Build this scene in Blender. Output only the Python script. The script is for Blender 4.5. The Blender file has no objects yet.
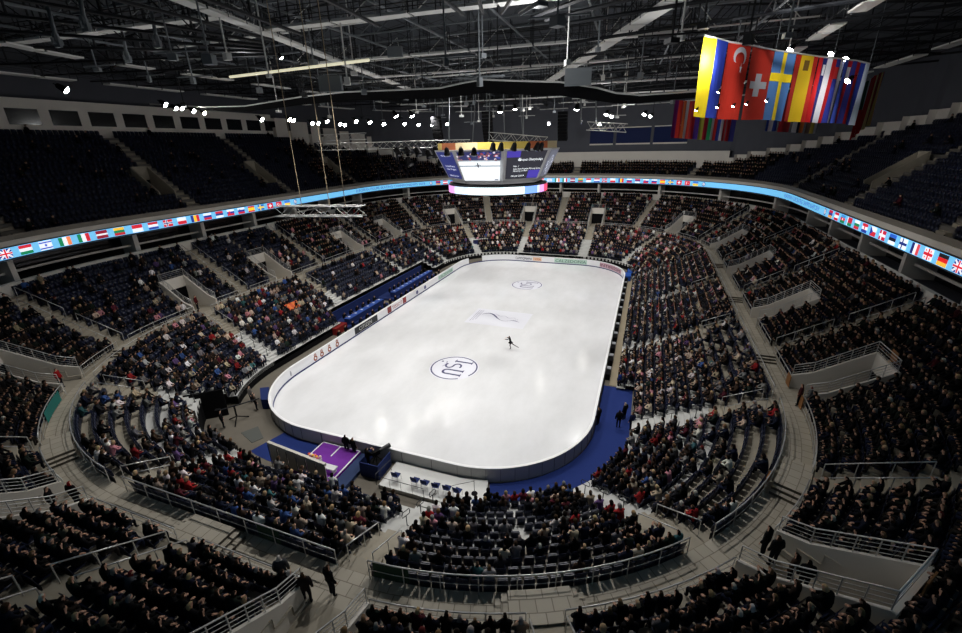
import bpy, math, random
import numpy as np
from mathutils import Vector, Matrix, Euler
random.seed(7); rng = np.random.default_rng(7)
SC = bpy.context.scene
COL = SC.collection
D2 = bpy.data
PI = math.pi

# ------------------------------------------------------------------ camera
CAM = np.array([17.17034, -52.06171, 21.84897])
YAW, PITCH, ROLL, FPX = .362693562, .377567235, -.023515379, 432.689396
def _rot():
    f = np.array([-math.sin(YAW)*math.cos(PITCH), math.cos(YAW)*math.cos(PITCH), -math.sin(PITCH)])
    r = np.array([math.cos(YAW), math.sin(YAW), 0]); u = np.cross(r, f)
    c, s = math.cos(ROLL), math.sin(ROLL)
    return np.array([c*r+s*u, -s*r+c*u, f])
CR = _rot()
def at_depth(x, y, d):
    return Vector(CAM + d*(CR[0]*(x-481)/FPX - CR[1]*(y-316.5)/FPX + CR[2]))
def at_z(x, y, z):
    v = CR[0]*(x-481)/FPX - CR[1]*(y-316.5)/FPX + CR[2]
    return Vector(CAM + v*(z-CAM[2])/v[2])
def to_px(p):
    d = CR @ (np.array(p)-CAM)
    return 481+FPX*d[0]/d[2], 316.5-FPX*d[1]/d[2], d[2]
cd = D2.cameras.new('camera'); co = D2.objects.new('camera', cd); COL.objects.link(co)
cd.sensor_fit = 'HORIZONTAL'; cd.sensor_width = 36; cd.lens = 36*FPX/962
cd.clip_start = .1; cd.clip_end = 400
co.matrix_world = Matrix(((CR[0][0], CR[1][0], -CR[2][0], CAM[0]), (CR[0][1], CR[1][1], -CR[2][1], CAM[1]),
                          (CR[0][2], CR[1][2], -CR[2][2], CAM[2]), (0, 0, 0, 1)))
SC.camera = co
SC.view_settings.view_transform = 'Standard'; SC.view_settings.look = 'None'
SC.view_settings.gamma = 1; SC.view_settings.exposure = 0.0
SC.cycles.use_denoising = True
SC.cycles.max_bounces = 5; SC.cycles.diffuse_bounces = 3; SC.cycles.glossy_bounces = 2
SC.cycles.transparent_max_bounces = 6; SC.cycles.sample_clamp_indirect = 4
w = D2.worlds.new('hall_air'); SC.world = w; w.use_nodes = True
w.node_tree.nodes['Background'].inputs[0].default_value = (.5, .55, .65, 1)
w.node_tree.nodes['Background'].inputs[1].default_value = 0.0

# ------------------------------------------------------------------ materials
def lin(c):
    return tuple(((v/255)/12.92 if v/255 <= .04045 else ((v/255+.055)/1.055)**2.4) for v in c)
MAT = {}
def mat(name, rgb=(128, 128, 128), rough=.6, metal=0, spec=.3, emit=0, noise=0, nscale=3.0):
    if name in MAT: return MAT[name]
    m = D2.materials.new(name); m.use_nodes = True; MAT[name] = m
    n = m.node_tree; b = n.nodes['Principled BSDF']
    c = (*lin(rgb), 1)
    b.inputs['Base Color'].default_value = c
    b.inputs['Roughness'].default_value = rough; b.inputs['Metallic'].default_value = metal
    b.inputs['Specular IOR Level'].default_value = spec
    if emit:
        b.inputs['Emission Color'].default_value = c; b.inputs['Emission Strength'].default_value = emit
    if noise:
        t = n.nodes.new('ShaderNodeTexNoise'); t.inputs['Scale'].default_value = nscale; t.inputs['Detail'].default_value = 5
        tc = n.nodes.new('ShaderNodeTexCoord'); n.links.new(tc.outputs['Object'], t.inputs['Vector'])
        mx = n.nodes.new('ShaderNodeMix'); mx.data_type = 'RGBA'
        mx.inputs[6].default_value = tuple(v*(1-noise) for v in c[:3])+(1,); mx.inputs[7].default_value = tuple(min(1, v*(1+noise)) for v in c[:3])+(1,)
        n.links.new(t.outputs['Fac'], mx.inputs[0]); n.links.new(mx.outputs[2], b.inputs['Base Color'])
    return m
def mat_objcol(name, rough=.85):
    m = D2.materials.new(name); m.use_nodes = True; MAT[name] = m; n = m.node_tree
    b = n.nodes['Principled BSDF']; b.inputs['Roughness'].default_value = rough; b.inputs['Specular IOR Level'].default_value = .1
    o = n.nodes.new('ShaderNodeObjectInfo'); n.links.new(o.outputs['Color'], b.inputs['Base Color']); return m
def mat_attr(name, rough=.85):
    m = D2.materials.new(name); m.use_nodes = True; MAT[name] = m; n = m.node_tree
    b = n.nodes['Principled BSDF']; b.inputs['Roughness'].default_value = rough; b.inputs['Specular IOR Level'].default_value = .1
    o = n.nodes.new('ShaderNodeAttribute'); o.attribute_name = 'Col'; n.links.new(o.outputs['Color'], b.inputs['Base Color']); return m
def mat_tiles(name, a, b_, mortar, scale, w_, h_, off=.5, rough=.6, msize=.03):
    m = D2.materials.new(name); m.use_nodes = True; MAT[name] = m; n = m.node_tree
    b = n.nodes['Principled BSDF']; b.inputs['Roughness'].default_value = rough; b.inputs['Specular IOR Level'].default_value = .3
    uv = n.nodes.new('ShaderNodeTexCoord'); br = n.nodes.new('ShaderNodeTexBrick')
    br.offset = off
    for k, c in (('Color1', a), ('Color2', b_), ('Mortar', mortar)): br.inputs[k].default_value = (*lin(c), 1)
    br.inputs['Scale'].default_value = scale; br.inputs['Mortar Size'].default_value = msize
    br.inputs['Brick Width'].default_value = w_; br.inputs['Row Height'].default_value = h_
    n.links.new(uv.outputs['UV'], br.inputs['Vector']); n.links.new(br.outputs['Color'], b.inputs['Base Color']); return m

M_CONC = mat('beige_concrete', (164, 156, 140), .7, noise=.18, nscale=1.2)
M_WHSTEP = mat('white_step', (196, 196, 192), .55, noise=.1, nscale=2)
M_WALLW = mat('white_plaster', (226, 220, 210), .8, noise=.06, nscale=.6)
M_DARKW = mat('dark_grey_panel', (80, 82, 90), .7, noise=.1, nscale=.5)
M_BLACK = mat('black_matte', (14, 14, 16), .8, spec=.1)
M_STEEL = mat('brushed_steel', (206, 206, 204), .35, metal=.55)
M_GREYST = mat('grey_painted_steel', (120, 126, 130), .5, spec=.4)
M_LTGREY = mat('light_grey_sheet', (222, 222, 218), .6)
M_DKSTEEL = mat('dark_steel', (32, 34, 38), .5, spec=.4)
M_SEAT = mat('navy_seat_plastic', (16, 24, 50), .4, spec=.5)
M_SKIN = mat('skin', (205, 160, 135), .6)
M_EYE = mat('eye_dark', (25, 20, 18), .3)
M_OBJ = mat_objcol('dyed_cloth')
M_CROWD = mat_attr('crowd_cloth')
M_BOARDW = mat('board_white', (248, 248, 250), .35, spec=.5)
M_NAVY = mat('kick_navy', (38, 44, 100), .4)
M_BLUE = mat('royal_blue_cloth', (24, 41, 92), .8, noise=.1, nscale=2)
M_CARPET = mat('royal_blue_carpet', (26, 46, 108), .9, noise=.12, nscale=6)
M_PURPLE = mat('purple_carpet', (112, 40, 150), .8)
M_GLASSD = mat('dark_glass', (16, 18, 22), .12, spec=.6)

# ------------------------------------------------------------------ mesh helpers
class MB:
    def __init__(s): s.v = []; s.f = []; s.m = []; s.uv = {}
    def poly(s, pts, mi=0, uv=None):
        i = len(s.v); s.v += [tuple(p) for p in pts]; s.f.append(tuple(range(i, i+len(pts)))); s.m.append(mi)
        if uv: s.uv[len(s.f)-1] = uv
    def hexa(s, b, t, mi=0):          # b,t: four bottom / top points in the same order (ccw from above)
        i = len(s.v); s.v += [tuple(p) for p in b]+[tuple(p) for p in t]
        for q in ((3, 2, 1, 0), (4, 5, 6, 7), (0, 1, 5, 4), (1, 2, 6, 5), (2, 3, 7, 6), (3, 0, 4, 7)):
            s.f.append(tuple(i+k for k in q)); s.m.append(mi)
    def box(s, c, size, rz=0, mi=0):
        x, y, z = size[0]/2, size[1]/2, size[2]/2; ca, sa = math.cos(rz), math.sin(rz)
        P = [(c[0]+ca*a-sa*b, c[1]+sa*a+ca*b) for a, b in ((-x, -y), (x, -y), (x, y), (-x, y))]
        s.hexa([(p[0], p[1], c[2]-z) for p in P], [(p[0], p[1], c[2]+z) for p in P], mi)
    def tube(s, pts, r, n=6, mi=0, closed=False):
        pts = [Vector(p) for p in pts]; i0 = len(s.v); k = len(pts)
        for j, p in enumerate(pts):
            a = pts[j-1] if (j > 0 or closed) else p; b = pts[(j+1) % k] if (j < k-1 or closed) else p
            t = (b-a).normalized(); up = Vector((0, 0, 1)) if abs(t.z) < .95 else Vector((1, 0, 0))
            x = t.cross(up).normalized(); y = x.cross(t)
            rr = r[j] if isinstance(r, (list, tuple)) else r
            for q in range(n):
                an = 2*PI*(q+.5)/n; s.v.append(tuple(p+x*(rr*math.cos(an))+y*(rr*math.sin(an))))
        for j in range(k if closed else k-1):
            for q in range(n):
                a = i0+j*n; b = i0+((j+1) % k)*n
                s.f.append((a+q, a+(q+1) % n, b+(q+1) % n, b+q)); s.m.append(mi)
        if not closed:
            s.f.append(tuple(i0+q for q in range(n-1, -1, -1))); s.m.append(mi)
            s.f.append(tuple(i0+(k-1)*n+q for q in range(n))); s.m.append(mi)
    def lathe(s, prof, c=(0, 0, 0), n=10, mi=0):
        i0 = len(s.v)
        for r, z in prof:
            for q in range(n):
                a = 2*PI*q/n; s.v.append((c[0]+r*math.cos(a), c[1]+r*math.sin(a), c[2]+z))
        for j in range(len(prof)-1):
            for q in range(n):
                a = i0+j*n; b = a+n; s.f.append((a+q, a+(q+1) % n, b+(q+1) % n, b+q)); s.m.append(mi)
        s.f.append(tuple(i0+q for q in range(n-1, -1, -1))); s.m.append(mi)
        e = i0+(len(prof)-1)*n; s.f.append(tuple(e+q for q in range(n))); s.m.append(mi)
    def mesh(s, name, mats):
        me = D2.meshes.new(name); me.from_pydata(s.v, [], s.f)
        for m in (mats if isinstance(mats, (list, tuple)) else [mats]): me.materials.append(m)
        me.polygons.foreach_set('material_index', s.m)
        if s.uv:
            L = me.uv_layers.new(name='UVMap'); li = 0
            for k, f in enumerate(s.f):
                q = s.uv.get(k)
                for j in range(len(f)):
                    if q: L.data[li].uv = q[j]
                    li += 1
        me.update(); return me
    def obj(s, name, mats, parent=None, smooth=False, **kw):
        me = s.mesh(name, mats)
        if smooth: me.polygons.foreach_set('use_smooth', [True]*len(me.polygons))
        return link(name, me, parent, **kw)
def link(name, me, parent=None, label=None, cat=None, group=None, kind=None):
    o = D2.objects.new(name, me); COL.objects.link(o)
    if parent: o.parent = parent; o.matrix_parent_inverse = Matrix.Identity(4)
    return tag(o, label, cat, group, kind)
def tag(o, label=None, cat=None, group=None, kind=None):
    if label: o['label'] = label
    if cat: o['category'] = cat
    if group: o['group'] = group
    if kind: o['kind'] = kind
    return o
def thing(name, label, cat, loc=(0, 0, 0), rz=0, group=None):
    o = D2.objects.new(name, None); COL.objects.link(o); o.location = loc; o.rotation_euler = (0, 0, rz); o.empty_display_size = .1
    return tag(o, label, cat, group)
def struct(name, mb, mats, parent=None, smooth=False):
    return mb.obj(name, mats, parent, smooth, kind='structure')
def copy_tree(o, parent=None):
    c = o.copy(); COL.objects.link(c)
    if parent: c.parent = parent; c.matrix_parent_inverse = Matrix.Identity(4)
    for ch in o.children: copy_tree(ch, c)
    return c
def text_geo(s, size=1.0):
    cu = D2.curves.new('t', 'FONT'); cu.body = s; cu.size = size; cu.resolution_u = 2
    o = D2.objects.new('t', cu); COL.objects.link(o)
    dg = bpy.context.evaluated_depsgraph_get(); me = D2.meshes.new_from_object(o.evaluated_get(dg))
    V = [tuple(v.co) for v in me.vertices]; F = [tuple(p.vertices) for p in me.polygons]
    D2.objects.remove(o); D2.meshes.remove(me); D2.curves.remove(cu)
    x0 = min(v[0] for v in V); V = [(v[0]-x0, v[1], 0) for v in V]
    return V, F, max(v[0] for v in V)

# ------------------------------------------------------------------ bowl coordinates: u along the ring, d out from the ice edge
HX, HY, R0 = 6.5, 21.5, 8.5
RC = 20.5; QL = RC*PI/2; PER = 4*HX+4*HY+4*QL
def ring(u, d):
    """point and outward normal at ring coordinate u, offset d"""
    u = u % PER
    segs = ((HX, 's', (0, -HY-R0), (1, 0)), (QL, 'c', (HX, -HY), -PI/2), (2*HY, 's', (HX+R0, -HY), (0, 1)), (QL, 'c', (HX, HY), 0),
            (2*HX, 's', (HX, HY+R0), (-1, 0)), (QL, 'c', (-HX, HY), PI/2), (2*HY, 's', (-HX-R0, HY), (0, -1)), (QL, 'c', (-HX, -HY), PI), (HX+1e-6, 's', (-HX, -HY-R0), (1, 0)))
    for L, k, p, q in segs:
        if u < L or L == HX+1e-6:
            if k == 's':
                n = (q[1], -q[0]); return p[0]+q[0]*u+n[0]*d, p[1]+q[1]*u+n[1]*d, n[0], n[1]
            a = q+u/RC; c, s = math.cos(a), math.sin(a)
            return p[0]+(R0+d)*c, p[1]+(R0+d)*s, c, s
        u -= L
def W(u, d, z):
    x, y, _, _ = ring(u, d); return Vector((x, y, z))
def heading(u):
    """rotation about z that turns local +Y towards the ice"""
    _, _, nx, ny = ring(u, 0); return math.atan2(-ny, -nx)-PI/2
CORN = ((HX, HX+QL), (HX+QL+2*HY, HX+2*QL+2*HY), (3*HX+2*QL+2*HY, 3*HX+3*QL+2*HY), (3*HX+3*QL+4*HY, 3*HX+4*QL+4*HY))
def scale(u, d):
    u = u % PER
    return (R0+d)/RC if any(a <= u < b for a, b in CORN) else 1.0
def usamples(u0, u1, step=1.3):
    n = max(1, int(math.ceil((u1-u0)/step))); s = [u0+(u1-u0)*k/n for k in range(n+1)]
    for a, b in CORN:
        for e in (a, b):
            for t in (e, e+PER):
                if u0 < t < u1: s.append(t)
    return sorted(set(s))
def ustep(u, metres, d):
    return u+metres/scale(u, d)
def strip(mb, u0, u1, prof, mi=0, step=1.3, uvscale=None):
    """sweep an open profile [(d,z),...] along the ring"""
    S = usamples(u0, u1, step)
    for a, b in zip(S[:-1], S[1:]):
        l = 0
        for k, ((d0, z0), (d1, z1)) in enumerate(zip(prof[:-1], prof[1:])):
            m = mi[k] if isinstance(mi, (list, tuple)) else mi
            w_ = math.hypot(d1-d0, z1-z0)
            mb.poly([W(a, d0, z0), W(b, d0, z0), W(b, d1, z1), W(a, d1, z1)], m, [(a, l), (b, l), (b, l+w_), (a, l+w_)] if uvscale else None)
            l += w_
def inr(u, lo, hi):
    u %= PER; lo %= PER; hi %= PER
    return lo <= u < hi if lo <= hi else (u >= lo or u < hi)

LA = [7.2, 22.9, 38.5, 53.6, 67.5, 83., 98.8, 113.5, 126.8, 141.7, 157., 170.5, 187.2, 201.8, 217.5, 232.8]      # lower-tier stairs
MV = [7.5, 24.3, 40., 54.3, 70.7, 85.2, 97.6, 113.1, 127.9, 143., 158.2, 171.3, 188.5, 200.5, 216.5, 232.4]      # mid-tier entrances
MA = [15.1, 30.6, 46.9, 62., 77., 90.5, 105.1, 120.8, 135.8, 150.5, 165.9, 180.7, 195., 210., 226., 240.3]       # mid-tier stairs
UA = [15.5, 32., 49.5, 67.2, 84.7, 101., 119., 137., 157.5, 174.4, 191.6, 207.6, 224., 239.]                      # upper-tier stairs
LR, LT = .79, .38
def low(r): return 3.0+LR*r, 1.0+LT*r            # front edge d and tread z of lower row r
NLOW = 11
def midrow(r): return 13.35+.875*r, 5.35+.53*r
NMID = 10
def uprow(r): return 22.2+.8*r, 14.95+.55*r
def nup(u):
    u %= PER
    K = ((0, 4), (20, 4), (34, 12), (45, 17), (76, 17), (83, 14), (88, 11), (93, 7), (98, 4), (141, 4), (146, 7), (152, 11), (158, 15), (164, 17), (205, 17), (222, 4), (241, 4))
    for (a, x), (b, y) in zip(K[:-1], K[1:]):
        if a <= u <= b: return int(round(x+(y-x)*(u-a)/(b-a)))
    return 4
def low_start(u):
    u %= PER
    if 46 <= u < 92: return -2
    if 163 <= u < 191: return 3
    if 214.5 <= u < 217.5: return 3
    if 217.5 <= u < 226: return 3
    if 1 <= u < 7.2: return 3
    if 7.2 <= u < 12.6: return 1
    if 226 <= u < 232.8: return 2
    if u >= 232.8 or u < 1: return 3
    if 191 <= u < 214.5: return 0
    return 0
VH, VD = 1.35, 17.6          # entrance half width (m) and how far back it cuts

# ------------------------------------------------------------------ terraces
def runs(flag, S):
    out = []; st = None
    for a, b in zip(S[:-1], S[1:]):
        if flag((a+b)/2):
            if st is None: st = a
            en = b
        elif st is not None: out.append((st, en)); st = None
    if st is not None: out.append((st, en))
    return out
FINE = [PER*k/400 for k in range(401)]
mb = MB()
for r in range(-2, NLOW):
    d, z = low(r)
    for a, b in runs(lambda u: low_start(u) <= r, FINE):
        m = 1 if r < 7 else 0
        zf = z-LT if True else 0
        strip(mb, a, b, [(d, z-LT), (d, z), (d+LR, z)], m)
    for a, b in runs(lambda u: low_start(u) == r, FINE):
        strip(mb, a, b, [(d, 0), (d, z)], 2)
strip(mb, 0, PER, [(11.69, low(10)[1]), (11.69, 5.0)], 0)
struct('lower_tier_terrace', mb, [M_CONC, M_WHSTEP, M_BLACK])
mb = MB()
strip(mb, 0, PER, [(11.69, 5.0), (13.35, 5.0)], 0, uvscale=1)
struct('concourse_floor', mb, [mat_tiles('stone_paving', (186, 178, 162), (172, 164, 148), (132, 124, 111), 1.0, .62, .55, .5, .6, .02)])
mb = MB()
def invom(u, extra=0, w_=VH):
    return any(abs((u-v+PER/2) % PER-PER/2)*scale(v, 15.8) < w_+extra for v in MV)
SV = sorted(set(FINE+[(v+s*VH/scale(v, 15.8)) % PER for v in MV for s in (-1, 1)]))
for r in range(NMID):
    d, z = midrow(r)
    rr = runs(lambda u: not (invom(u) and d < VD-.3), SV)
    for a, b in rr:
        strip(mb, a, b, [(d, 5.0 if r == 0 else z-.53), (d, z), (d+.875, z)], 0)
struct('middle_tier_terrace', mb, [M_CONC])
# white band wall behind the middle tier, suite recess, upper slab
mb = MB(); de, ze = midrow(NMID-1); de += .875
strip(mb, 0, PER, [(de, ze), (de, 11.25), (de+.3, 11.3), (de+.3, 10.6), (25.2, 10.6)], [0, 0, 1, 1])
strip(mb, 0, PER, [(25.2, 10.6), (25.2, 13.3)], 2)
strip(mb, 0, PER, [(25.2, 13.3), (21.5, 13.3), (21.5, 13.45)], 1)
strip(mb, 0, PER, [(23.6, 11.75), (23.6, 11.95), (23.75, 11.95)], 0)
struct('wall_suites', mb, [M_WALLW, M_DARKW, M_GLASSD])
# piers between the suites
for k in range(28):
    u = PER*k/28+2; p = MB()
    a, b = u-.25/scale(u, 24), u+.25/scale(u, 24)
    p.hexa([W(a, 22.9, 10.6), W(a, 25.2, 10.6), W(b, 25.2, 10.6), W(b, 22.9, 10.6)], [W(a, 22.9, 13.3), W(a, 25.2, 13.3), W(b, 25.2, 13.3), W(b, 22.9, 13.3)])
    struct('suite_pier', p, [M_WALLW])
mb = MB()
strip(mb, 0, PER, [(21.35, 14.5), (21.35, 14.95), (21.6, 14.95), (21.6, 14.55), (22.2, 14.55)], [1, 1, 1, 0])
for r in range(17):
    d, z = uprow(r)
    SU = sorted(set(FINE+[ustep(v, q, 26) % PER for v in UA for q in (.75, 2.89)]))
    for a, b in runs(lambda u: nup(u) > r and not (3 <= r <= 7 and any(.74 <= ((u-v+PER/2) % PER-PER/2)*scale(v, 26) < 2.9 and nup(v) >= 14 for v in UA)), SU):
        strip(mb, a, b, [(d, z-.55 if r else 14.55), (d, z), (d+.8, z)], 0)
struct('upper_tier_terrace', mb, [mat('upper_concrete', (116, 112, 106), .8, noise=.15, nscale=1), M_WALLW])
# back walls of the upper tier (stepping down towards the ends)
def nupf(u):
    return sum(nup(u+q) for q in (-3, -2, -1, 0, 1, 2, 3))/7
mb = MB()
for a, b in zip(FINE[:-1], FINE[1:]):
    n = nup((a+b)/2); d, z = uprow(n-1); d += .8
    hw_ = 4.2 if 150 < a < 216 else 3.2 if 97 < a < 142 else 2.0
    mb.poly([W(a, d, z), W(b, d, z), W(b, d, z+hw_), W(a, d, z+hw_)], 0); mb.poly([W(a, d, z+hw_), W(b, d, z+hw_), W(b, d+1.6, z+hw_), W(a, d+1.6, z+hw_)], 0)
    n2 = nup(b+(b-a)/2)
    if n2 != n:
        d2, z2 = uprow(n2-1); d2 += .8; hz = max(z, z2)+2
        mb.poly([W(b, d, min(z, z2)), W(b, d2, min(z, z2)), W(b, d2, hz), W(b, d, hz)], 0)
    da, db = uprow(nupf(a)-1)[0]+1.5, uprow(nupf(b)-1)[0]+1.5
    mb.poly([W(a, da, 14), W(b, db, 14), W(b, db, 31.5), W(a, da, 31.5)], 1)
struct('wall_upper', mb, [M_WALLW, M_DARKW])
# windows of the control rooms high on the left wall
k = 0
for u in np.arange(150.5, 215, 4.1):
    n = nup(u); d, z = uprow(n-1); d += .8
    if n < 16: continue
    p = MB(); k += 1
    h = MB()
    a, b = ustep(u, -2.05, d), ustep(u, 2.05, d)
    h.poly([W(a, d-.03, z+2), W(b, d-.03, z+2), W(b, d-.03, z+3.6), W(a, d-.03, z+3.6)])
    wa, wb = ustep(u, -1.5, d), ustep(u, 1.5, d)
    f = struct('window_%d' % k, h, [M_WALLW])
    p.hexa([W(wa, d-.05, z+1.4), W(wa, d+.1, z+1.4), W(wb, d+.1, z+1.4), W(wb, d-.05, z+1.4)], [W(wa, d-.05, z+3.1), W(wa, d+.1, z+3.1), W(wb, d+.1, z+3.1), W(wb, d-.05, z+3.1)])
    p.obj('pane', [M_GLASSD], f)

for u0, u1 in ((103.3, 107.5), (107.9, 112.2), (112.6, 116.8)):
    k += 1; d = uprow(nup(108)-1)[0]+1.35; h = MB(); p = MB()
    q = lambda dd, z0: [W(u0, d-dd, z0), W(u0, d+.2, z0), W(u1, d+.2, z0), W(u1, d-dd, z0)]
    h.hexa(q(.05, 21.2), q(.05, 21.5)); h.hexa(q(.05, 24.6), q(.05, 24.8)); f = struct('window_%d' % k, h, [M_WALLW])
    p.hexa(q(0, 21.5), q(0, 24.6)); p.obj('pane', [mat('blue_glass', (24, 36, 78), .6, spec=.15)], f)
# stairs in the aisles
def stair(u, rows, rowf, w_, m, sub=2):
    p = MB()
    for r in rows:
        d, z = rowf(r); dz = rowf(r+1)[1]-z; dd = rowf(r+1)[0]-d
        a, b = ustep(u, -w_/2, d), ustep(u, w_/2, d)
        for q in range(sub):
            d0 = d+dd*q/sub; zz = z-dz+dz*(q+1)/sub
            if q == sub-1: continue
            d0 = d-dd/sub; zz = z-dz/sub
            p.hexa([W(a, d0, z-dz), W(a, d, z-dz), W(b, d, z-dz), W(b, d0, z-dz)], [W(a, d0, zz), W(a, d, zz), W(b, d, zz), W(b, d0, zz)])
    struct('aisle_stair', p, [m])
for u in LA: 
    stair(u, range(max(1, low_start(u)+1), 7), low, 1.25, M_WHSTEP); stair(u, range(7, NLOW), low, 1.25, M_CONC)
for u in MA: stair(u, range(1, NMID), midrow, 1.2, M_CONC)
for u in UA: stair(u, range(1, nup(u)), uprow, 1.2, M_CONC)
# entrances in the upper tier beside the stairs
for u in UA:
    if nup(u) < 14: continue
    p = MB(); a, b = ustep(u, .75, 26), ustep(u, 2.75, 26); d0, d1 = uprow(3)[0], uprow(8)[0]; z0, z1 = uprow(3)[1], uprow(8)[1]
    for e in (a, b):
        f = ustep(e, .14, 26)
        p.hexa([W(e, d0, z0-.6), W(e, d1, z0-.6), W(f, d1, z0-.6), W(f, d0, z0-.6)], [W(e, d0, z0+.7), W(e, d1, z1+.9), W(f, d1, z1+.9), W(f, d0, z0+.7)])
    p.hexa([W(a, d1-.1, z0+2.0), W(a, d1+.1, z0+2.0), W(b, d1+.1, z0+2.0), W(b, d1-.1, z0+2.0)], [W(a, d1-.1, z1+.9), W(a, d1+.1, z1+.9), W(b, d1+.1, z1+.9), W(b, d1-.1, z1+.9)])
    p.poly([W(a, d1-.02, z0-.5), W(b, d1-.02, z0-.5), W(b, d1-.02, z0+2.0), W(a, d1-.02, z0+2.0)], 1)  # black sheet standing for the unlit opening
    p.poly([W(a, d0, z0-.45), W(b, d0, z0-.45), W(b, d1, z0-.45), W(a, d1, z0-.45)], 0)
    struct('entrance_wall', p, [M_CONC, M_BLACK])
def inupvom(u, r): return 3 <= r <= 8 and any(.0 <= ((u-v+PER/2) % PER-PER/2)*scale(v, 26) < 3.0 and nup(v) >= 14 for v in UA)
# raised landings on the concourse with three steps at both ends
M_PAVE = MAT['stone_paving']; M_NOSE = mat('step_nosing', (92, 86, 78), .8)
for u in MA:
    p = MB()
    for k in range(3):
        hw = 1.3+.27*(2-k); z0, z1 = 5+.15*k, 5+.15*(k+1)
        a, b = ustep(u, -hw, 13), ustep(u, hw, 13)
        strip(p, a, b, [(11.95, z0), (11.95, z1), (13.33, z1)], 0, 1.3, 1)
        for e, q in ((a, ustep(a, .05, 13)), (b, ustep(b, -.05, 13))):
            p.poly([W(e, 11.95, z0), W(e, 13.33, z0), W(e, 13.33, z1), W(e, 11.95, z1)], 1)
    struct('landing', p, [M_PAVE, M_NOSE])
# entrances cut into the middle tier
M_DOOR = mat('wooden_hatch', (150, 104, 62), .6)
for v in MV:
    p = MB(); s = scale(v, 15.8)
    a, b = v-VH/s, v+VH/s
    def WL(u0, off, d, z): # parallel-sided pit
        c = W(v, d, z); _, _, nx, ny = ring(v, d); t = Vector((-ny, nx, 0)); return c+t*off
    zb = midrow(5)[1]+.1
    p.poly([WL(v, -VH, 13.3, 5.005), WL(v, VH, 13.3, 5.005), WL(v, VH, VD, 5.005), WL(v, -VH, VD, 5.005)], 1)
    for sgn in (-1, 1):
        o0, o1 = sgn*VH, sgn*(VH+.16)
        P = [(13.3, 5, 6.0), (14.5, 5, 6.4), (VD, 5, zb+.35)]
        for (d0, z0, t0), (d1, z1, t1) in zip(P[:-1], P[1:]):
            p.hexa([WL(v, o0, d0, 5), WL(v, o1, d0, 5), WL(v, o1, d1, 5), WL(v, o0, d1, 5)], [WL(v, o0, d0, t0), WL(v, o1, d0, t0), WL(v, o1, d1, t1), WL(v, o0, d1, t1)])
    p.hexa([WL(v, -VH-.16, VD, 7.2), WL(v, -VH-.16, VD+.16, 7.2), WL(v, VH+.16, VD+.16, 7.2), WL(v, VH+.16, VD, 7.2)], [WL(v, -VH-.16, VD, zb+.35), WL(v, -VH-.16, VD+.16, zb+.35), WL(v, VH+.16, VD+.16, zb+.35), WL(v, VH+.16, VD, zb+.35)])
    p.poly([WL(v, -VH, VD+.1, 5), WL(v, VH, VD+.1, 5), WL(v, VH, VD+.1, 7.2), WL(v, -VH, VD+.1, 7.2)], 2)  # black sheet painted in for the dark of the passage
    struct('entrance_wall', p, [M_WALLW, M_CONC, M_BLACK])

# ------------------------------------------------------------------ floor, ice, boards
mb = MB(); strip(mb, 0, PER, [(0, 0), (14, 0)], 0)
struct('floor', mb, [mat('rink_floor', (104, 98, 88), .8, noise=.15, nscale=1)])
def rink_poly(z, d=0, n=24):
    P = []
    for cx, cy, a0 in ((HX, -HY, -90), (HX, HY, 0), (-HX, HY, 90), (-HX, -HY, 180)):
        for k in range(n+1):
            a = math.radians(a0+90*k/n); P.append((cx+(R0+d)*math.cos(a), cy+(R0+d)*math.sin(a), z))
    return P
m = D2.materials.new('ice'); m.use_nodes = True; n = m.node_tree; b = n.nodes['Principled BSDF']
tc = n.nodes.new('ShaderNodeTexCoord')
t1 = n.nodes.new('ShaderNodeTexNoise'); t1.inputs['Scale'].default_value = .25; t1.inputs['Detail'].default_value = 8; t1.inputs['Roughness'].default_value = .65
mp = n.nodes.new('ShaderNodeMapping'); mp.inputs['Scale'].default_value = (1, .5, 1)
n.links.new(tc.outputs['Object'], mp.inputs['Vector']); n.links.new(mp.outputs['Vector'], t1.inputs['Vector'])
rp = n.nodes.new('ShaderNodeValToRGB'); rp.color_ramp.elements[0].position = .3; rp.color_ramp.elements[1].position = .7
rp.color_ramp.elements[0].color = (*lin((212, 212, 212)), 1); rp.color_ramp.elements[1].color = (*lin((230, 230, 231)), 1)
n.links.new(t1.outputs['Fac'], rp.inputs['Fac']); n.links.new(rp.outputs['Color'], b.inputs['Base Color'])
b.inputs['Roughness'].default_value = .15; b.inputs['Specular IOR Level'].default_value = .4
t2 = n.nodes.new('ShaderNodeTexNoise'); t2.inputs['Scale'].default_value = 1.2; t2.inputs['Detail'].default_value = 6
bp = n.nodes.new('ShaderNodeBump'); bp.inputs['Strength'].default_value = .06; bp.inputs['Distance'].default_value = .05
n.links.new(tc.outputs['Object'], t2.inputs['Vector']); n.links.new(t2.outputs['Fac'], bp.inputs['Height']); n.links.new(bp.outputs['Normal'], b.inputs['Normal'])
mb = MB(); mb.poly(rink_poly(.02)); struct('ice_surface', mb, [m])

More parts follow.
